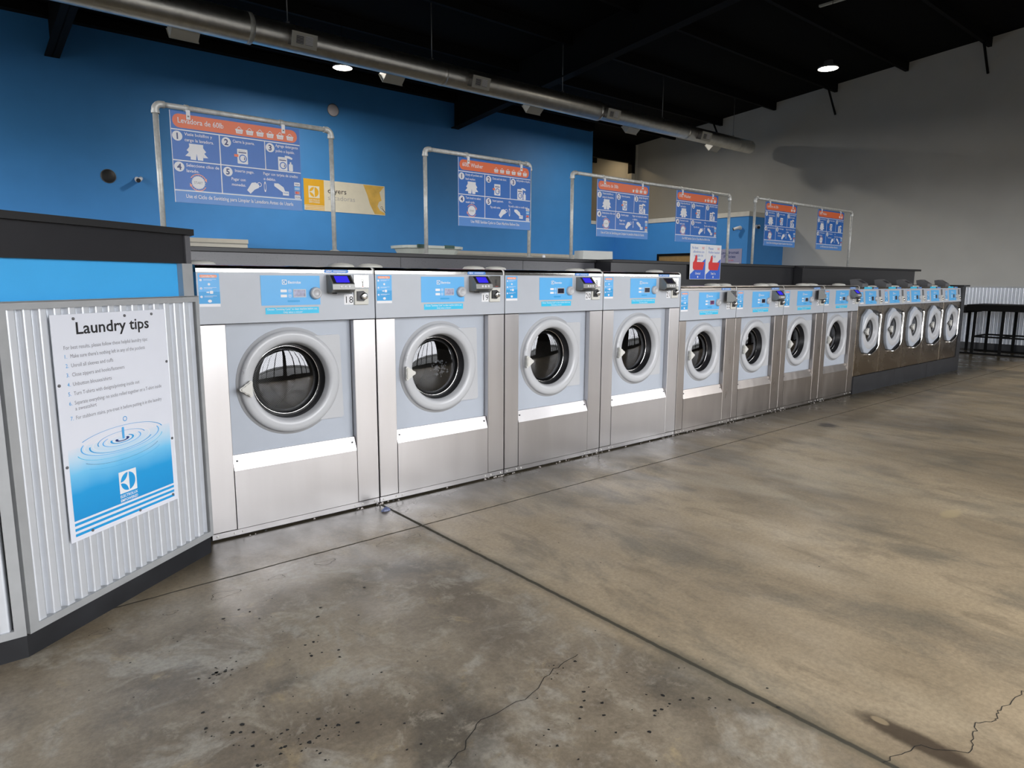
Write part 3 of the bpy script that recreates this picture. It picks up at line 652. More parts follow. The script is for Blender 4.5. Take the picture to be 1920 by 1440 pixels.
    for a in (.4, .4 + 2 * PI / 3, .4 + 4 * PI / 3): b.prism([(cx + (dr - .002) * math.cos(a - .12), cz + (dr - .002) * math.sin(a - .12)), (cx + (dr - .05) * math.cos(a), cz + (dr - .05) * math.sin(a)), (cx + (dr - .002) * math.cos(a + .12), cz + (dr - .002) * math.sin(a + .12))], .2, .59, chrome, axis='y')
    o = b.build('drum', t); me = o.data; uvl = me.uv_layers.new(name='UVMap')
    for p in me.polygons:
        for li in p.loop_indices:
            co = me.vertices[me.loops[li].vertex_index].co; x, y, z = co.x - cx, co.y, co.z - cz
            if abs(p.normal.y) > .8: uvl.data[li].uv = (x, z)
            else: uvl.data[li].uv = (math.atan2(z, x) * dr, y)
    # prints and fittings on the fascia
    b = MB(); overlay(b, *ov); ovo = b.build('control_overlay', t)
    ox0, ox1, oz0, oz1 = ov; ow, oh = ox1 - ox0, oz1 - oz0
    b = MB(); b.box(ox0 + .53 * ow, ox0 + .75 * ow, -.004, -.0018, oz0 + .26 * oh, oz0 + .54 * oh, panel_g); b.rect(ox0 + .545 * ow, oz0 + .29 * oh, ox0 + .735 * ow, oz0 + .51 * oh, -.0045, lcd if num in ('18', '19') else (lcd_red if num in ('22',) else screen_off)); b.build('display', ovo)
    MB().lathe([(.034, -.0018), (.034, -.014), (.030, -.024), (.020, -.026), (.019, -.024), (.0005, -.024)], (ox0 + .915 * ow, 0, oz0 + .40 * oh), ring_g, 'y', 28).build('dial_knob', ovo)
    b = MB(); tips_sticker(b, .012, .115, Fb + .093 if W > 1 else Fb + .085, Hf - .006 if W > 1 else Hf - .012); b.build('tips_sticker', t)
    b = MB(); cl = ox0 + .06 * ow, ox0 + .97 * ow; b.rect(cl[0], oz0 - .047, cl[1], oz0 - .012, -.001, blue_cy)
    b.text('Choose "Sanitizing Cycle" to clean machine before use.', (cl[0] + cl[1]) / 2, oz0 - .026, .015, -.0014, white_p, 'C', w=(cl[1] - cl[0]) * .94); b.text('Only takes a minute!', (cl[0] + cl[1]) / 2, oz0 - .042, .013, -.0014, white_p, 'C'); b.build('notice_sticker', t)
    ra, rb_ = rd; zt = Hf - .008
    b = MB(); b.prism([(.0, zt), (-.030, zt), (-.078, zt - .052), (-.082, zt - .082), (-.055, zt - .100), (0, zt - .100)], ra, rb_, mid_pl, axis='x'); cr = b.build('card_reader', t)
    f = Vector((0, -.048, -.052)).normalized(); nrm = Vector((0, -.052, .048)).normalized()
    def onslope(u0, u1, v0, v1, off):   # u along x, v 0..1 down the sloped face
        A = Vector((0, -.030, zt)); Lh = .0708; return [(ra + (rb_ - ra) * u, *(A + f * Lh * v + nrm * off)[1:]) for u, v in ((u0, v1), (u1, v1), (u1, v0), (u0, v0))]
    b = MB(); b.add(onslope(.06, .94, .05, .93, .0006), [(0, 1, 2, 3)], black_p); b.add(onslope(.2, .8, .14, .84, .0012), [(0, 1, 2, 3)], screen_on if num in ('18', '19', '20', '23', '25') else screen_off); b.build('reader_screen', cr)
    for q in (.38, .56, .74): MB().lathe([(.0075, .004), (.0075, -.002), (.0005, -.003)], (ra + (rb_ - ra) * q, -.080, zt - .067), white_p, 'y', 12).build('reader_button', cr)
    MB().box(ra + .025, rb_ - .02, -.079, -.02, zt - .106, zt - .100, rubber).build('card_slot', cr)
    ca, cb = coin; cm = (Hf + oz0) / 2 + .003
    b = MB(); b.bbox(ca, cb, -.006, .0, cm + .002, Hf - .006, chrome, .002); b.rect(ca + .055 * 1, Hf - .075, ca + .060, Hf - .045, -.0065, black_p); b.ringf(ca + .055, Hf - .040, .006, .009, -.0066, black_p, n=14); b.rect(ca + .052, Hf - .077, ca + .075, Hf - .075, -.0066, red_p); b.build('coin_slot_plate', t)
    b = MB(); b.bbox(ca, cb - .008, -.012, .0, oz0 - .006, cm - .002, ivory_m, .003); cbx = b.build('coin_box_door', t)
    b = MB(); zc_ = (oz0 + cm) / 2; b.prism([(ca + .014, zc_ - .028), (ca + .055, zc_ - .030), (ca + .068, zc_ - .018), (ca + .068, zc_ + .018), (ca + .055, zc_ + .030), (ca + .014, zc_ + .028)], -.020, -.012, rubber, axis='y')
    b.lathe([(.019, -.020), (.019, -.036), (.012, -.038), (.0005, -.038)], (ca + .055, 0, zc_), chrome, 'y', 16); b.build('lock', cbx)
    b = MB(); nx0 = ca - .062; b.rect(nx0, oz0 - .004, nx0 + .029, oz0 + .054, -.001, white_p); b.rect(nx0 + .030, oz0 - .004, ca - .002, oz0 + .054, -.001, white_p)
    for i, ch in enumerate(num): b.text(ch, nx0 + .0145 + .030 * i, oz0 + .006, .055, -.0016, black_p, 'C')
    b.build('number_label', t)
    b = MB(); zl = Hf + .012; s0 = ra - .012
    b.prism([(s0, zl - .006), (s0 + .008, zl - .010), (s0 + .142, zl - .010), (s0 + .15, zl - .006), (s0 + .15, zl + .004), (s0 + .142, zl + .009), (s0 + .008, zl + .009), (s0, zl + .004)], -.002, .0, blue_ml, axis='y'); b.text('NEW!', s0 + .012, zl - .005, .013, -.0024, white_p, bold=.03)
    b.rect(s0 + .055, zl + .001, s0 + .135, zl + .003, -.0024, white_p); b.rect(s0 + .055, zl - .004, s0 + .13, zl - .002, -.0024, white_p); b.build('new_sticker', t)
    return t, ho, cr

W60, W30, W20 = 1.0065, .9039, .735
X20 = 3 * W60 + 4 * W30
desc60 = ['large front-load washer numbered 18, leftmost, next to the corrugated laundry tips corner', 'large front-load washer numbered 19, with suds behind the door glass', 'large front-load washer numbered 20, third from the left', 'large front-load washer numbered 21, last of the tall ones']
desc30 = ['shorter washer numbered 22 with pinkish reflections, just right of the tall ones', 'shorter front-load washer numbered 23, second of the four medium ones', 'shorter washer numbered 24 with its card reader twisted, third of the four medium ones', 'shorter front-load washer numbered 25, standing against the small bronze-toned washers']
for i in range(4):
    num = str(18 + i)
    t, ho, cr = make_washer('front_load_washer', W60, 1.428, 1.160, .135, .858, .485, .826, .288, .221, .452, .372, (.325, .659, 1.253, 1.414), (.700, .838), (.867, .966), num, 1.02, steel, desc60[i], 'large front-load washers in the row')
    t.location = (-W60 + i * W60, 0, 0)
    if i == 0: ho.rotation_euler = (0, PI, 0)
    if i == 1:                                   # soap suds in washer 19
        s = MB()
        for k in range(70):
            a = random.random() * 2 * PI; rr = random.random() ** .7 * .06; x, z, r = .545 + rr * math.cos(a) * 1.2, .80 + rr * math.sin(a), random.uniform(.003, .009)
            s.lathe([(.0005, -r), (r * .7, -r * .7), (r, 0), (r * .7, r * .7), (.0005, r)], (x, .13, z), white_p, 'y', 6)
        o = s.build('soap_suds', t); o['kind'] = 'stuff'
for i in range(4):
    num = str(22 + i)
    t, ho, cr = make_washer('front_load_washer', W30, 1.309, 1.040, .108, .742, .430, .737, .262, .196, .402, .325, (.280, .607, 1.134, 1.292), (.648, .785), (.795, .885), num, .82, steel2, desc30[i], 'medium front-load washers in the row')
    t.location = (3 * W60 + i * W30, 0, 0)
    if i in (0, 2):                              # reader twisted on its bracket
        pv = Vector((.7165, -.02, 0)); cr.rotation_euler = (0, 0, .45); cr.location = pv - Matrix.Rotation(.45, 3, 'Z') @ pv + Vector((0, -.024, 0))

# small bronze-toned washers
def make_small():
    W, t = W20, thing('front_load_washer', 'small', 'washing machine', (0, 0, 0), 0, 'small bronze-toned washers on the black plinth')
    Fb, Hf, dep = 1.096, 1.305, .70
    b = MB(); b.bbox(.003, W - .003, .002, dep, .222, Fb, steelb, .004); b.build('cabinet', t)
    b = MB(); b.prism([(-.004, Fb), (.020, Hf), (dep, Hf), (dep, Fb)], .002, W - .002, panel_g, axis='x'); fa = b.build('control_fascia', t)
    b = MB(); b.prism([(.020, Hf), (.022, Hf + .012), (.05, Hf + .022), (dep, Hf + .022), (dep, Hf)], .002, W - .002, steelb, axis='x'); b.build('lid', t)
    for px in (.10, W - .10): MB().lathe([(.06, .0), (.058, .01), (.03, .018), (.001, .02)], (px, .2, Hf + .022), ivory_m, 'z', 20).build('hatch_cap', t)
    tilt = math.atan2(.024, Hf - Fb)   # fascia leans back
    def leaned(mb, nm, parent): return mb.build(nm, parent, loc=(0, -.004, Fb), rot=(-tilt, 0, 0))
    b = MB(); overlay(b, .20, .52, .022, .185); o1 = leaned(b, 'control_overlay', t)
    b = MB(); b.rect(.38, .065, .44, .115, -.0036, screen_off); b.build('display', o1); MB().lathe([(.030, -.0018), (.030, -.02), (.018, -.024), (.0005, -.024)], (.50, 0, .085), ring_g, 'y', 20).build('dial_knob', o1)
    b = MB(); tips_sticker(b, .05, .14, .03, .20); leaned(b, 'tips_sticker', t)
    b = MB(); b.box(.60, .665, -.002, 0, .11, .195, dark_pl); leaned(b, 'coin_slot_plate', t)
    b = MB(); b.box(.60, .675, -.006, 0, .02, .105, ivory_m); b.lathe([(.018, -.006), (.018, -.024), (.0005, -.026)], (.64, 0, .06), chrome, 'y', 14); leaned(b, 'coin_box_door', t)
    b = MB(); b.rect(.17, Hf + .001, .40, Hf + .024, .018, blue_cy); b.build('notice_sticker', t)
    b = MB(); b.rect(.44, Hf + .001, .58, Hf + .018, .017, blue_ml); b.text('NEW!', .45, Hf + .004, .013, .016, white_p); b.build('new_sticker', t)
    b = MB(); b.prism([(.24, Hf + .022), (.26, Hf + .115), (.20, Hf + .125), (.10, Hf + .065), (.10, Hf + .022)], .30, .47, dark_pl, axis='x'); cr = b.build('card_reader', t)
    b = MB(); b.add([(.335, .108, Hf + .0725), (.435, .108, Hf + .0725), (.435, .165, Hf + .1075), (.335, .165, Hf + .1075)], [(0, 1, 2, 3)], screen_on); b.build('reader_screen', cr)
    # black door recess with chrome rim
    b = MB(); pts = [(.20, .50), (.44, .47), (.60, .54), (.645, .58), (.645, .99), (.60, 1.02), (.50, 1.04), (.30, 1.055), (.20, .98)]
    b.prism(pts, -.002, .004, rubber, axis='y'); b.build('door_recess', t)
    b = MB(); b.tube([(.33, -.008, .478), (.44, -.010, .472), (.56, -.010, .515), (.625, -.010, .56), (.648, -.010, .60), (.650, -.010, .97), (.630, -.010, 1.005)], [.008, .016, .020, .022, .022, .022, .010], chrome, 10); b.build('recess_rim', t)
    cx, cz, R, h = .335, .783, .232, .152; yp, yf = .002, -.035
    b = MB(); ear = [(.12, .98), (.25, 1.062), (.33, 1.045), (.42, .985), (.53, .97), (.545, .95), (.545, .62), (.52, .58), (.40, .535), (.30, .495), (.20, .51), (.13, .59), (.10, .68), (.092, .78), (.10, .89)]
    n = 40; vs = []
    def hit(a):
        best = None; ca, sa = math.cos(a), math.sin(a)
        for i in range(len(ear)):
            (ax, az), (bx, bz_) = ear[i], ear[(i + 1) % len(ear)]; dx, dz = bx - ax, bz_ - az; den = ca * dz - sa * dx
            if abs(den) < 1e-9: continue
            s_ = ((ax - cx) * dz - (az - cz) * dx) / den; u_ = ((ax - cx) * sa - (az - cz) * ca) / den
            if s_ > 0 and -1e-6 <= u_ <= 1 + 1e-6 and (best is None or s_ < best): best = s_
        return best or .2
    for i in range(n * 2):
        a = PI * i / n; k = hit(a); ca, sa = math.cos(a), math.sin(a)
        vs += [(cx + h * ca, yf, cz + h * sa), (cx + (k - .008) * ca, yf, cz + (k - .008) * sa), (cx + k * ca, yf + .008, cz + k * sa), (cx + k * ca, yp, cz + k * sa)]
    m_ = n * 2; fs = []
    for i in range(m_):
        j = (i + 1) % m_
        for q in range(3): fs.append((4 * i + q, 4 * i + q + 1, 4 * j + q + 1, 4 * j + q))
    b.add(vs, fs, door_g); b.lathe([(R, yf + .001), (R - .015, yf - .008), (h + .02, yf - .008), (h, yf), (h - .01, yf + .045), (h - .03, yf + .05)], (cx, 0, cz), ring_g, 'y', 48); d = b.build('door', t)
    MB().lathe([(h - .02, yf + .06), (h - .03, yf + .045), (h - .028, yf + .03)], (cx, 0, cz), rubber, 'y', 40).build('gasket', d)
    g = MB(); gr = h - .028; g.lathe([(gr * math.cos(PI / 2 * i / 7), yf + .046 - .022 * math.sin(PI / 2 * i / 7)) for i in range(0, 7)] + [(.0005, yf + .024)], (cx, 0, cz), glass_m, 'y', 40); g.build('door_glass', d)
    MB().lathe([(h - .03, yf + .034), (.0005, yf + .034)], (cx, .002, cz), rubber, 'y', 40).build('dark_interior', d)
    hd = MB(); pts = []
    for i in range(24):
        a = 2 * PI * i / 24; rr = .032 + .018 * max(0, math.cos(3 * a)); pts.append((cx - h - .035 - rr * math.cos(a), cz + rr * math.sin(a)))
    hd.prism(pts, yf - .045, yf - .022, knob_w, axis='y'); hd.lathe([(.022, yf - .022), (.026, yf - .006)], (cx - h - .035, 0, cz), rubber, 'y', 14); hd.build('handle', d)
    return t
p20 = make_small()
names20 = ['small bronze-toned washer on the black plinth, right beside washer 25', 'small bronze-toned washer, second from the left on the black plinth', 'middle one of the five small bronze-toned washers on the plinth', 'small bronze-toned washer, second from the far end of the plinth', 'small bronze-toned washer at the far end, against the black end panel']
for i in range(5):
    o = p20 if i == 0 else copy_tree(p20)
    o.location = (X20 + i * W20, 0, 0); o['label'] = names20[i]
    if i in (0, 2, 4):
        for r_ in o.children:
            if r_.name.startswith('card_reader'):
                for q_ in r_.children: q_.data = q_.data.copy(); q_.data.materials[0] = screen_off
# plinth and end panel
b = MB(); b.box(X20 + .002, X20 + 5 * W20 + .15, -.012, .70, 0, .22, plinth_m)
for x in (X20 + 1.27, X20 + 2.45): b.box(x, x + .003, -.0135, -.012, .0, .22, black_cap)
tag(b.build('equipment_plinth'), 'long black painted plinth raising the small bronze-toned washers', 'plinth')
b = MB(); b.box(X20 + 5 * W20 + .002, X20 + 5 * W20 + .15, -.01, .735, .221, 1.325, plinth_m); e = b.build('end_panel'); tag(e, 'black end panel closing the washer row near the far table', 'panel')
MB().box(X20 + 5 * W20 - .15 + .16, X20 + 5 * W20 + .30, -.02, .735, 1.326, 1.350, black_cap).build('cap', e)
# grimy curb under the tall and medium machines
b = MB(); b.box(-W60, X20, .03, .8, 0, .0195, grime); vs = []
tag(b.build('mortar_bed'), 'thin dark grimy mortar bed under the numbered washers', 'curb')
b = MB()
for k in range(150):
    u = random.random(); x = -W60 + .1 + u * (X20 + W60 - .2)
    if random.random() < .6: x = random.choice([0, W60, 2 * W60, 3 * W60, 3 * W60 + W30, 3 * W60 + 2 * W30, 3 * W60 + 3 * W30]) + random.gauss(0, .09)
    r = random.uniform(.003, .011); y = random.uniform(-.012, .02)
    b.add([(x - r, y, 0), (x + r, y - r * .4, 0), (x + r * .5, y + r, 0), (x, y, r)], [(0, 1, 3), (1, 2, 3), (2, 0, 3), (0, 2, 1)], mat('grey_grit', (.35, .32, .30), .8, var=.5, vscale=90) if k % 3 else grime)
o = b.build('loose_debris'); o['kind'] = 'stuff'; o['label'] = 'crumbs of grit and lint along the foot of the washers'; o['category'] = 'debris'

# ------------------------------------------------------------------ bulkhead behind the machines
def bulkhead(x0, x1, yf, yb, zt, m, label, cap_over=.0, seams=()):
    t = thing('bulkhead', label, 'partition', (0, 0, 0), 0, None)
    b = MB(); b.box(x0, x1, yf, yb, 0, zt - .03, m)
    b.build('body', t)
    MB().bbox(x0, x1 + cap_over, yf - .02, yb, zt - .03, zt, black_cap, .003).build('cap', t)
    for x in seams: MB().box(x, x + .004, yf - .0015, yf, 0, zt - .03, black_p).build('seam', t)
    return t
bulkhead(-1.02, 3.05, 1.07, 1.62, 1.60, lam_m, 'dark speckled bulkhead rising behind washers 18 to 21', .008, (.82, 2.1))
bulkhead(3.06, 6.63, .86, 1.62, 1.60, black_lam, 'black bulkhead rising behind washers 22 to 25')
bulkhead(6.64, 10.42, .74, 1.62, 1.60, black_lam, 'black bulkhead rising behind the small bronze-toned washers', .22)

# ------------------------------------------------------------------ angled corner counter
A = Vector((-1.0475, -.1215, 0)); B = Vector((-1.870, -.7133, 0)); ang = math.atan2(A.y - B.y, A.x - B.x); LEN_ = (A - B).length
cc = thing('corner_counter', 'angled corner counter with white corrugated steel, blue band and black top', 'counter', tuple(B), ang)
inv = Matrix.Rotation(-ang, 2)
def loc2(p): q = inv @ Vector((p[0] - B.x, p[1] - B.y)); return (q.x, q.y)
foot = [loc2(p) for p in ((B.x, B.y), (A.x, A.y), (-1.03, .01), (-1.03, 1.06), (-4.2, 1.06), (-4.2, B.y))]
def inset(d):   # front faces moved inwards by d
    return [loc2(p) for p in ((B.x - d * .28, B.y + d), (A.x - d * .28, A.y + d * 1.0), (-1.03, .01 + d), (-1.03, 1.06), (-4.2, 1.06), (-4.2, B.y + d))]
MB().prism(inset(.012), 0, 1.30, grey_trim, axis='z').build('body', cc)
MB().prism(foot, 0, .094, plinth_m, axis='z').build('baseboard', cc)
MB().prism(inset(.03), 1.30, 1.466, mat('bright_blue_laminate', (.055, .42, .86), .35, var=.02), axis='z').build('blue_band', cc)
MB().prism(inset(.012), 1.466, 1.600, black_lam, axis='z').build('black_band', cc)
MB().prism([loc2(p) for p in ((B.x - .005, B.y - .016), (A.x + .012, A.y - .012), (-1.022, .0), (-1.022, 1.06), (-4.2, 1.06), (-4.2, B.y - .016))], 1.600, 1.628, black_cap, axis='z').build('top', cc)
def corrugated(L0, L1, z0, z1, phase=0.0, amp=.016, pitch=.0625, y=-.006):
    c = MB(); vs = []; n = int((L1 - L0) / pitch * 16)
    for i in range(n + 1):
        x = L0 + (L1 - L0) * i / n; t = math.cos(2 * PI * (x - .218 - phase) / pitch); d = amp * max(-.32, 1.5 * (t - .18)) # d>0 = valley
        vs += [(x, y + d, z0), (x, y + d, z1)]
    c.add(vs, [(2 * i, 2 * i + 2, 2 * i + 3, 2 * i + 1) for i in range(n)], white_corr, True); return c
cs = corrugated(.03, LEN_ - .03, .12, 1.285).build('corrugated_sheet', cc)
fr = MB(); fr.box(.0, LEN_, -.022, -.002, 1.284, 1.312, grey_trim); fr.box(.0, LEN_, -.022, .012, 1.308, 1.313, grey_trim); fr.box(.0, LEN_, -.020, .004, .094, .122, grey_trim)
fr.box(.0, .036, -.021, -.002, .122, 1.284, grey_trim); fr.box(LEN_ - .022, LEN_, -.021, .004, .122, 1.284, grey_trim); fr.build('frame_trim', cc)
MB().box(LEN_ - .072, LEN_ - .002, -.0, .03, 1.313, 1.466, grey_trim).build('end_trim', cc)
MB().box(LEN_ - .036, LEN_ - .002, .004, .012, 1.466, 1.598, mat('grey_laminate_edge', (.11, .11, .12), .4)).build('end_trim', cc)
# return panel running left
c2 = corrugated(-2.2, -.03, .12, 1.285); o = c2.build('corrugated_sheet', cc, rot=(0, 0, -ang))
f2 = MB(); f2.box(-2.2, 0, -.022, -.002, 1.284, 1.312, grey_trim); f2.box(-2.2, 0, -.020, .004, .094, .122, grey_trim); f2.box(-.036, .0, -.021, -.002, .122, 1.284, grey_trim); f2.build('frame_trim', cc, rot=(0, 0, -ang))

# laundry tips poster
ps = thing('laundry_tips_poster', 'white laundry tips poster screwed to the corrugated corner counter', 'poster', tuple(B + Vector((math.cos(ang), math.sin(ang), 0)) * .202 + Vector((math.sin(ang), -math.cos(ang), 0)) * .0215), ang)
PW = .582
MB().box(0, PW, 0, .003, .365, 1.258, paper_w).build('sheet', ps)
b = MB(); y = -.0006; q = lambda s: s - .204
b.text('Laundry tips', q(.313), 1.180, .066, y, black_p, w=.372, bold=.016); b.build('title', ps)
b = MB()
b.text('For best results, please follow these helpful laundry tips:', q(.251), 1.124, .0215, y, grey_p, w=.42)
rows = [(1.090, '1.', 'Make sure there\'s nothing left in any of the pockets', .375), (1.054, '2.', 'Unroll all sleeves and cuffs', .20), (1.018, '3.', 'Close zippers and hooks/fasteners', .255), (.981, '4.', 'Unbutton blouses/shirts', .185),
        (.944, '5.', 'Turn T-shirts with designs/printing inside out', .33), (.907, '6.', 'Separate everything: no socks rolled together or a T-shirt inside', .455), (.884, '', 'a sweatshirt', .10), (.848, '7.', 'For stubborn stains, pre-treat it before putting it in the laundry', .45)]
for z, n_, s_, w_ in rows:
    if n_: b.text(n_, q(.252), z, .0215, y, blue_po)
    b.text(s_, q(.277), z, .0215, y, grey_p, w=w_)
b.build('lettering', ps)
def grad_mat():
    m = mat('poster_water_blue', (.02, .36, .74), .35); n = m.node_tree; bs = n.nodes['Principled BSDF']
    t = n.nodes.new('ShaderNodeTexCoord'); s = n.nodes.new('ShaderNodeSeparateXYZ'); n.links.new(t.outputs['Object'], s.inputs[0])
    nz = n.nodes.new('ShaderNodeTexNoise'); nz.inputs['Scale'].default_value = 6; n.links.new(t.outputs['Object'], nz.inputs[0])
    ad = n.nodes.new('ShaderNodeMath'); ad.operation = 'MULTIPLY_ADD'; n.links.new(nz.outputs[0], ad.inputs[0]); ad.inputs[1].default_value = .05; n.links.new(s.outputs['Z'], ad.inputs[2])
    r = n.nodes.new('ShaderNodeValToRGB'); e = r.color_ramp.elements; e[0].position = .0; e[0].color = (.015, .27, .62, 1); e[1].position = 1; e[1].color = (.73, .75, .82, 1)
    k = e.new(.42); k.color = (.02, .33, .70, 1); k = e.new(.66); k.color = (.18, .55, .85, 1); k = e.new(.82); k.color = (.50, .70, .86, 1)
    mr = n.nodes.new('ShaderNodeMapRange'); mr.inputs[1].default_value = .44; mr.inputs[2].default_value = .77; n.links.new(ad.outputs[0], mr.inputs[0]); n.links.new(mr.outputs[0], r.inputs[0]); n.links.new(r.outputs[0], bs.inputs['Base Color'])
    return m
wm = grad_mat()
b = MB(); b.rect(.022, .447, PW - .022, .735, y, wm); b.build('water_picture', ps)
b = MB(); cxr = q(.490)
for (r, w_, m_, a0, a1, dy) in ((.230, .006, blue_po, .2, 2.6, 0), (.225, .004, blue_cy, 3.3, 6.2, -.012), (.205, .006, blue_lt, 2.8, 6.6, 0), (.19, .003, white_p, .4, 5.6, 0), (.165, .007, blue_po, 3.0, 6.0, -.004), (.150, .004, white_p, 0, 6.28, 0), (.125, .005, blue_po, .2, 3.4, .003),
                            (.100, .006, blue_lt, 2.4, 6.8, 0), (.082, .004, white_p, 0, 6.28, 0), (.058, .010, blue_po, 2.8, 7.2, 0), (.045, .004, white_p, 0, 6.28, 0), (.030, .014, blue_dk, 2.6, 7.0, .0), (.21, .003, blue_dk, 3.6, 5.9, -.035), (.22, .0025, blue_po, 3.8, 5.9, -.052)):
    b.ringf(cxr, .722 + dy, r - w_ / 2, r + w_ / 2, y - .0004 - r * .001, m_, a0, a1, 40, .25)
b.rrect(cxr + .000, .722, cxr + .012, .772, .004, y - .0012, blue_lt); b.ringf(cxr + .022, .805, .008, .011, y - .0004, blue_po, n=18)
b.build('water_ripples', ps)
b = MB(); logo(b, q(.454), .488, .094, y - .0006, wm, white_p); b.text('ELECTROLUX', q(.502), .470, .0165, y - .0006, white_p, 'C', .02, w=.094); b.text('EMPOWERED', q(.502), .452, .0165, y - .0006, white_p, 'C', .02, w=.094); b.build('emblem', ps)
b = MB()
for i in range(3): b.rect(.022, .427 - i * .0215, PW - .022, .438 - i * .0215, y, blue_po)
b.build('stripes', ps)
for i, (x, z) in enumerate(((.10, 1.240), (.35, 1.240), (.50, 1.240), (.012, .99), (.570, 1.02), (.012, .67), (.570, .66), (.10, .385), (.35, .385), (.55, .395))):
    MB().lathe([(.006, 0), (.006, -.003), (.003, -.005), (.0005, -.005)], (x, 0, z), dark_pl, 'y', 10).build('screw', ps)

# ------------------------------------------------------------------ pipe frames and hanging signs
def pipe_frame(xa, xb, zt, label):
    t = thing('pipe_frame', label, 'sign frame', (xa, 1.15, 1.60), 0, None); r = .0165; H = zt - 1.60; L = xb - xa
    for x in (0, L):
        o = MB().tube([(x, 0, 0), (x, 0, H - .03)], r, galv, 14).build('post', t); MB().lathe([(.035, 0), (.035, .006), (.02, .012)], (x, 0, 0), galv, 'z', 16).build('flange', t)
    MB().tube([(.03, 0, H), (L - .03, 0, H)], r, galv, 14).build('crossbar', t)
    for x, s in ((0, 1), (L, -1)):
        pts = [(x, 0, H - .055)] + [(x + s * (.034 - .034 * math.cos(a)), 0, H - .034 + .034 * math.sin(a)) for a in [PI / 2 * i / 5 for i in range(6)]] + [(x + s * .055, 0, H)]
        e = MB().tube(pts, .0215, galv, 14); e.lathe([(.0245, -.058), (.0245, -.040)], (x, 0, H), galv, 'z', 14); e.build('elbow', t)
    return t
pipe_frame(-.862, .303, 2.466, 'galvanised pipe frame on the bulkhead holding the large sixty pound Spanish sign')
pipe_frame(1.115, 2.245, 2.438, 'galvanised pipe frame holding the sixty pound washer sign in English')
pipe_frame(2.797, 5.515, 2.425, 'wide galvanised pipe frame holding the two thirty pound signs')
pipe_frame(6.093, 8.857, 2.445, 'farthest galvanised pipe frame, holding the two twenty pound signs')
FS, FE = 'Use el Ciclo de Sanitizing para Limpiar la Lavadora Antes de Usarla', 'Use FREE Sanitize Cycle to Clean Machine Before Use.'
hanging_sign(-.790, 2.436, 'Levadora de 60lb', LES, 6, False, FS, 'nearest hanging sign, Spanish washer instructions with six baskets', .843)
hanging_sign(1.420, 2.408, '60lb. Washer', LEN, 6, False, FE, 'hanging sign with English washer instructions and six baskets')
hanging_sign(3.119, 2.395, 'Levadora de 30lb', LES, 4, True, FS, 'hanging Spanish sign with three and a half baskets, left one on the wide frame')
hanging_sign(4.412, 2.395, '30lb. Washer', LEN, 4, True, FE, 'hanging English sign with three and a half baskets, right one on the wide frame')
hanging_sign(6.300, 2.415, 'Levadora de 20lb', LES, 2, False, FS, 'hanging Spanish sign with two baskets, left one on the farthest frame')
hanging_sign(7.722, 2.415, '20lb. Washer', LEN, 2, False, FE, 'hanging English sign with two baskets, right one on the farthest frame')

# ------------------------------------------------------------------ red thumb notices on the bulkhead
def thumb_notice(x, lines, thanks, label):
    t = thing('notice_board', label, 'sign', (x, .834, 1.412), 0, None); W, H = .292, .383; y = -.0006
    MB().box(0, W, 0, .004, 0, H, white_p).build('sheet', t)
    b = MB(); b.flat([(.006, .004), (W - .006, .004), (W - .006, .60 * H), (.006, .14 * H)], y, blue_md if False else mat('royal_blue_print', (.02, .12, .62), .4)); b.build('blue_corner', t)
    b = MB(); s = W * .74; ox, oz = W * .18, H * .27
    b.flat([(ox, oz + .10 * s), (ox + .06 * s, oz + .02 * s), (ox + .12 * s, oz), (ox + .86 * s, oz), (ox + 1.0 * s, oz + .40 * s), (ox + .34 * s, oz + .40 * s), (ox + .36 * s, oz + .62 * s), (ox + .30 * s, oz + .76 * s), (ox + .20 * s, oz + .72 * s), (ox + .12 * s, oz + .48 * s), (ox + .0 * s, oz + .36 * s)], y - .0005, red_p); b.build('red_shape', t)
    b = MB()
    for i, (s_, w_, m_) in enumerate(lines):
        if i == 0: b.text(s_, W * .30, H * .86, .040, y, blue_md, 'C', w=w_ * W); b.text('NO', W * .74, H * .86, .040, y, red_p, w=.15 * W)
        else: b.text(s_, W * .52, H * (.86 - .105 * i), .036, y, blue_md, 'C', w=w_ * W)
    b.text(thanks, W * .52, H * .14, .036, y - .0005, white_p, 'C', .02, w=.33 * W); b.disc(W * .52, H * .07, .011, y - .0005, white_p, 12); b.build('lettering', t)
    return t
thumb_notice(4.314, [('Por favor,', .40, 0), ('alfombras con', .70, 0), ('respaldo de', .55, 0), ('goma', .27, 0)], 'Gracias!', 'left of two white and blue notices with a red mitten shape, Spanish wording')
thumb_notice(4.609, [('Please', .32, 0), ('Rubber-backed', .72, 0), ('Rugs', .23, 0)], 'Thank You', 'right of two white and blue notices with a red mitten shape, English wording')

# ------------------------------------------------------------------ things on the bulkhead top
t = thing('plastic_tote', 'cream plastic tote with dark green handle clips behind the second frame post', 'tote', (1.30, 1.42, 1.601))
def tote_shell(hx0, hy0, hx1, hy1, z0, z1, m):
    b = MB(); k = []
    for (hx, hy, z) in ((hx0, hy0, z0), (hx1, hy1, z1), (hx1 - .006, hy1 - .006, z1), (hx0 - .006, hy0 - .006, z0 + .006)):
        for i in range(24):
            a = 2 * PI * i / 24 + .13; c_, s_ = math.cos(a), math.sin(a); p = 4
            d = (abs(c_) ** p + abs(s_) ** p) ** (-1 / p); k.append((hx * c_ * d, hy * s_ * d, z))
    fs = [tuple(range(23, -1, -1)), tuple(range(72, 96))]
    for q_ in range(3):
        for i in range(24): fs.append((q_ * 24 + i, q_ * 24 + (i + 1) % 24, (q_ + 1) * 24 + (i + 1) % 24, (q_ + 1) * 24 + i))
    return b.add(k, fs, m)
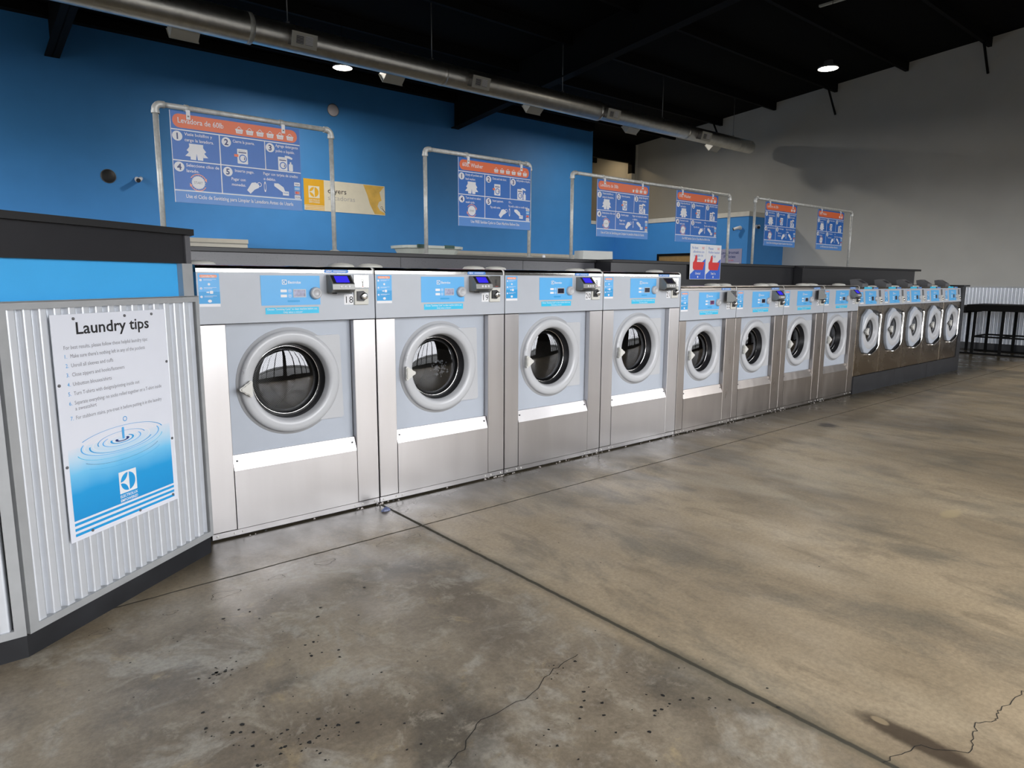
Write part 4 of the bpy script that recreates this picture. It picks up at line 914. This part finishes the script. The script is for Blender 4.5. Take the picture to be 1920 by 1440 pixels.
tote_shell(.245, .15, .275, .175, 0, .055, tote_m).build('body', t); b = tote_shell(.300, .195, .303, .198, .055, .078, tote_m); b.build('rim', t)
for x in (-.17, .10): MB().box(x - .05, x + .05, -.201, -.185, .058, .084, green_m).build('handle_clip', t)
b = MB(); b.prism([(0, 0), (.437, 0), (.432, .085), (.006, .082)], 0, .12, mat('white_box_card', (.62, .63, .60), .6, var=.02), axis='y'); o = b.build('display_box', loc=(2.862, 1.052, 1.601)); tag(o, 'plain white oblong box lying on the bulkhead top', 'box')
MB().box(.4375, .455, .02, .10, 0, .035, black_p).build('end_cap', o)
b = MB(); b.lathe([(.014, 0), (.016, .012), (.012, .026), (.0005, .028)], (0, 0, 0), white_p, 'z', 14); o = b.build('bottle_cap', loc=(2.35, 1.06, 1.601)); tag(o, 'tiny white cap left on the bulkhead edge', 'cap')
b = MB(); n = 9; vs = [(0, 0, .028)]
for i in range(n): a = 2 * PI * i / n; vs.append((.022 * math.cos(a) * (1 + .6 * random.random()), .014 * math.sin(a), .004 + .016 * random.random()))
for i in range(n): a = 2 * PI * i / n; vs.append((.034 * math.cos(a), .016 * math.sin(a), 0))
b.add(vs, [(0, 1 + i, 1 + (i + 1) % n) for i in range(n)] + [(1 + i, 1 + n + i, 1 + n + (i + 1) % n, 1 + (i + 1) % n) for i in range(n)] + [tuple(range(1 + n, 1 + 2 * n))], foil)
o = b.build('crumpled_wrapper', loc=(-.034, -.128, 0.0)); tag(o, 'small crumpled blue and white wrapper on the floor before washer 19', 'litter')

# ------------------------------------------------------------------ duct
DY, DZ = 6.0, 4.695
dt = thing('spiral_duct', 'long galvanised spiral air duct hanging above the washer row', 'air duct', (0, DY, DZ))
def duct_len(xa, xb, r):
    b = MB(); n = max(2, int((xb - xa) / .5)); b.lathe([(r, xa + (xb - xa) * i / n) for i in range(n + 1)], (0, 0, 0), duct_m, 'x', 48, True, True); return b
b = duct_len(-6, 1.5, .197); b.build('duct_section', dt)
b = duct_len(1.5, 8.30, .178); b.build('duct_section', dt)
b = duct_len(8.30, 13.86, .152); b.lathe([(.152, 13.86), (.150, 13.868), (.0005, 13.868)], (0, 0, 0), duct_m, 'x', 48, False, True); b.build('duct_section', dt)
for x, r in ((1.5, .199), (8.30, .180), (4.6, .180), (11.2, .154), (13.25, .154)):
    b = MB(); b.lathe([(r - .012, x - .035), (r, x - .03), (r, x + .03), (r - .022, x + .045)], (0, 0, 0), galv if x in (1.5,) else duct_m, 'x', 48, True, True); b.build('joint_band', dt)
for x, r in ((2.05, .178), (4.42, .178), (7.34, .178), (10.35, .152), (13.1, .152), (-1.5, .197)):
    b = MB(); zt = zc(DY) - DZ - .01; b.tube([(x, 0, r - .002), (x, 0, zt)], .008, mat('hanger_rod', (.22, .22, .21), .5, .6), 6); b.box(x - .02, x + .02, -.02, .02, r - .004, r + .03, dark_pl); b.build('hanger_rod', dt)
def register(x, side):
    """supply register on a square boot, on the near (-1) or far (+1) side of the duct"""
    r = .196 if x < 1.5 else (.177 if x < 8.3 else .151)
    w, h, dep = .17, .085, .12
    rot = (math.radians(17) if side < 0 else -math.radians(40), 0, 0)
    b = MB(); y0, y1 = (-(r + dep), -(r - .03)) if side < 0 else ((r - .03), (r + dep))
    b.box(-w, w, y0, y1, -h, h, ivory_m if side > 0 else mat('galvanised_boot', (.20, .19, .18), .35, .9, var=.1)); t = b.build('air_register', dt, loc=(x, 0, 0), rot=rot)
    f = MB(); yy = y0 - .006 if side < 0 else y1
    f.bbox(-w - .012, w + .012, yy, yy + .006, -h - .012, h + .012, ivory_m, .002); f.build('face_frame', t)
    if side < 0:
        t['label'] = 'square register with two louvred panels facing the washers'
        for s_, (xa, xb) in enumerate(((-.118, -.012), (.012, .118))):
            l = MB(); l.box(xa, xb, yy - .002, yy - .0005, -.052, .052, black_p if s_ == 0 else grey_p)
            for k in range(6): z = -.045 + k * .018; (l.box(xa, xb, yy - .006, yy - .002, z, z + (.005 if s_ == 0 else .014), white_p))
            l.build('louvre_panel', t)
for x in (2.16, 5.20, 8.50, 11.63): register(x, -1)
for x in (.74, 3.79, 6.76, 9.51, 12.52): register(x, 1)

# ------------------------------------------------------------------ lamps
def highbay(x, y, z, label):
    t = thing('pendant_lamp', label, 'ceiling lamp', (x, y, z), 0, None)
    MB().lathe([(.145, -.004), (.001, -.0035)], (0, 0, 0), lamp_m, 'z', 28, False, True).build('lens', t)
    MB().lathe([(.16, -.006), (.165, .0), (.15, .03), (.08, .06), (.07, .12), (.0005, .125)], (0, 0, 0), dark_pl, 'z', 28).build('housing', t)
    MB().tube([(0, 0, .12), (0, 0, zc(y) - z - .005)], .004, black_steel, 6).build('cord', t)
    L = bpy.data.lights.new('lamp_light', 'AREA'); L.shape = 'DISK'; L.size = .28; L.energy = (70 if x > 10 else 115) if y > 4 else 60; L.color = (1, .93, .82)
    o = bpy.data.objects.new('lamp_light', L); COL.objects.link(o); o.parent = t; o.location = (0, 0, -.012)
    return t
highbay(9.70, 2.10, 4.90, 'bright pendant lamp hanging before the grey wall')
highbay(3.50, 7.28, 4.86, 'bright pendant lamp glaring just below the duct')
highbay(10.9, 7.28, 5.08, 'pendant lamp hidden behind the duct near its far end')
highbay(-4.05, 7.28, 4.86, 'pendant lamp beyond the left edge of the picture')
t = thing('tube_light', 'warm glowing tube light hung under the roof past the end of the blue wall', 'ceiling lamp', (0, 0, 0))
b = MB(); b.tube([(13.05, 11.0, 5.20), (14.28, 11.0, 5.20)], .028, tube_m, 10); b.build('tube', t); MB().box(12.95, 14.35, 10.95, 11.05, 5.24, zc(11) - .005, black_steel).build('housing', t)
L = bpy.data.lights.new('tube_glow', 'AREA'); L.shape = 'RECTANGLE'; L.size = 1.2; L.size_y = .08; L.energy = 10; L.color = (1, .74, .42)
o = bpy.data.objects.new('tube_glow', L); COL.objects.link(o); o.parent = t; o.location = (13.65, 11.0, 5.16)
b = MB(); b.box(-.03, .03, -.45, .45, -.03, .0, ivory_m); o = b.build('ceiling_fixture', loc=(9.95, 2.0, zc(2.4) - .12), rot=(0, 0, .0)); tag(o, 'short beige unlit strip fixture under the black roof at the top edge', 'ceiling fixture')

# ------------------------------------------------------------------ things on the blue walls
def disc_thing(x, z, r, m, label, cat, nm):
    b = MB(); b.lathe([(r, 0), (r, -.012), (r - .012, -.02), (.0005, -.02)], (0, 0, 0), m, 'y', 32); b.lathe([(r + .01, 0), (r + .01, -.006), (r, -.006)], (0, 0, 0), dark_pl, 'y', 32); o = b.build(nm, loc=(x, YB - .001, z)); tag(o, label, cat)
disc_thing(4.43, 4.745, .115, mat('pale_speaker_cloth', (.62, .58, .62), .8, var=.05), 'round pale speaker high on the blue wall', 'speaker', 'wall_speaker')
disc_thing(.36, 3.065, .105, black_p, 'round black vent cover on the blue wall beside a camera', 'vent cover', 'vent_cover')
def cctv(loc, rz, label):
    t = thing('security_camera', label, 'security camera', loc, rz)
    MB().lathe([(.045, 0), (.045, -.02), (.02, -.03)], (0, 0, 0), white_p, 'y', 16).build('mount', t); MB().tube([(0, -.03, 0), (0.0, -.07, -.005)], .014, white_p, 8).build('arm', t)
    b = MB(); b.tube([(.04, -.05, .02), (-.10, -.13, -.03)], .035, white_p, 14); bo = b.build('body', t); MB().tube([(-.10, -.13, -.03), (-.118, -.14, -.036)], .034, black_p, 14).build('lens_hood', bo)
cctv((.78, YB, 3.05), PI * .2, 'small white security camera on the blue wall above the corner counter')
cctv((13.0, 5.60, 2.66), -PI / 2, 'white security camera on the low blue wall, left one of the pair at its corner')
cctv((13.34, 5.39, 2.70), 0, 'white security camera round the corner of the low blue wall')
# dryers sign
t = thing('dryers_sign', 'cream and amber dryers sign on the blue wall behind the first frame', 'sign', (3.745, YB - .008, 2.75)); W, H = 1.815, .61; y = -.0008
MB().box(0, W, 0, .006, 0, H, offwhite_p).build('board', t)
b = MB(); b.rect(0, .17 * H, .235 * W, H, y, yellow_p)
for i in range(3): b.rect(.01 * W, (.025 + .05 * i) * H, .235 * W, (.05 + .05 * i) * H, y, yellow_p)
b.build('amber_block', t)
b = MB(); logo(b, .053 * W, .40 * H, .38 * H, y - .001, yellow_p, offwhite_p); b.text('ELECTROLUX', .118 * W, .31 * H, .075 * H, y - .001, offwhite_p, 'C', .02, w=.125 * W); b.text('EMPOWERED', .118 * W, .24 * H, .075 * H, y - .001, offwhite_p, 'C', .02, w=.125 * W); b.build('emblem', t)
b = MB(); b.text('dryers', .28 * W, .60 * H, .24 * H, y, black_p, w=.225 * W, bold=.006); b.text('secadoras', .28 * W, .38 * H, .22 * H, y, lgrey_p, w=.33 * W); b.build('lettering', t)
b = MB(); b.flat([(.72 * W, H - .01), (.995 * W, H - .01), (.93 * W, .78 * H), (.955 * W, .5 * H), (.92 * W, .45 * H), (.90 * W, .30 * H), (.93 * W, .16 * H), (.995 * W, .08 * H), (.995 * W, .01), (.86 * W, .03 * H), (.80 * W, .35 * H), (.77 * W, .65 * H)], y, mat('amber_wash', (.72, .46, .10), .5, var=.15, vscale=5)); b.ringf(.955 * W, .26 * H, .022, .028, y - .001, black_p, n=14); b.tube([(.966 * W, y, .22 * H), (W, y, .10 * H)], .006, black_p, 5); b.build('amber_artwork', t)
# policies poster and notice board on the low wall (x = 13)
t = thing('policies_poster', 'lilac laundromat policies poster on the low blue wall', 'poster', (12.992, 6.18, 1.25), -PI / 2); y = -.0008
MB().box(0, .66, 0, .004, 0, .92, lilac_p).build('sheet', t)
b = MB(); b.text('Laundromat', .33, .80, .10, y, blue_dk, 'C', .01, w=.50); b.text('Policies', .33, .70, .10, y, blue_dk, 'C', .01, w=.32); b.text('8AM & 9PM', .33, .625, .045, y, red_p, 'C')
for i in range(2): b.rect(.06 + .05 * i, .56 - .06 * i, .60 - .05 * i, .58 - .06 * i, y, white_p)
for i in range(5): b.rect(.06, .42 - .07 * i, .60 - .04 * (i % 2), .43 - .07 * i, y, red_p if i % 2 == 0 else white_p)
b.build('lettering', t)
t = thing('notice_cabinet', 'black framed brown board on the low blue wall behind the notices', 'notice board', (12.99, 8.05, 1.20), -PI / 2)
MB().box(.06, 1.14, -.012, 0, .06, .84, wood_m).build('panel', t); b = MB(); b.box(0, .06, -.03, 0, 0, .90, black_steel); b.box(1.14, 1.20, -.03, 0, 0, .90, black_steel); b.box(.06, 1.14, -.03, 0, 0, .06, black_steel); b.box(.06, 1.14, -.03, 0, .84, .90, black_steel); b.build('frame', t)
# dryer banks along the blue wall
def dryer_bank(x0, x1, h, label):
    t = thing('dryer_bank', label, 'dryers', (x0, 8.8, 0)); W = x1 - x0; n = max(1, round(W / .86)); w = W / n
    MB().bbox(0, W, 0, .78, 0, h - .07, ivory_m, .004).build('cabinet', t); MB().box(-.01, W + .01, -.01, .78, h - .07, h, beige_trim).build('top', t)
    for i in range(n):
        for z in (.55, 1.40):
            d = MB(); d.lathe([(.27, 0), (.27, -.02), (.24, -.03), (.21, -.03), (.20, -.01)], ((i + .5) * w, 0, z), steel2, 'y', 28); d.lathe([(.20, -.01), (.0005, -.02)], ((i + .5) * w, 0, z), screen_off, 'y', 28); d.build('dryer_door', t)
dryer_bank(-3.4, 2.315, 2.075, 'cream dryer bank whose top shows left of the first frame post')
dryer_bank(6.7, 12.0, 2.03, 'long cream dryer bank, its top showing behind the second frame post')

# ------------------------------------------------------------------ folding table by the right wall
t = thing('folding_table', 'black laundry folding table on square tube legs before the corrugated right wall', 'table', (13.45, 0, 0)); t.location = (13.40, 0, 0)
MB().bbox(-.02, .98, -1.45, .80, .845, .965, black_steel, .004).build('table_top', t)
for x in (.05, .90):
    for y in (.66, .20, -.95): MB().box(x - .022, x + .022, y - .022, y + .022, .03, .845, black_steel).build('leg', t)
    MB().box(x - .02, x + .02, -1.2, .86, 0, .03, black_steel).build('foot_rail', t)
    MB().box(x - .015, x + .015, -.93, .64, .33, .36, black_steel).build('stretcher', t)
for y in (.66, .20, -.95): MB().box(.07, .88, y - .015, y + .015, .33, .36, black_steel).build('stretcher', t)
b = MB(); b.bbox(-.02, .98, .805, 1.9, .80, .925, black_steel, .004); t2 = thing('folding_table', 'second slightly lower black folding table, almost hidden behind the washer row end', 'table', (13.40, 0, 0)); b.build('table_top', t2)
for x in (.05, .90):
    for y in (1.0, 1.8): MB().box(x - .022, x + .022, y - .022, y + .022, 0, .80, black_steel).build('leg', t2)
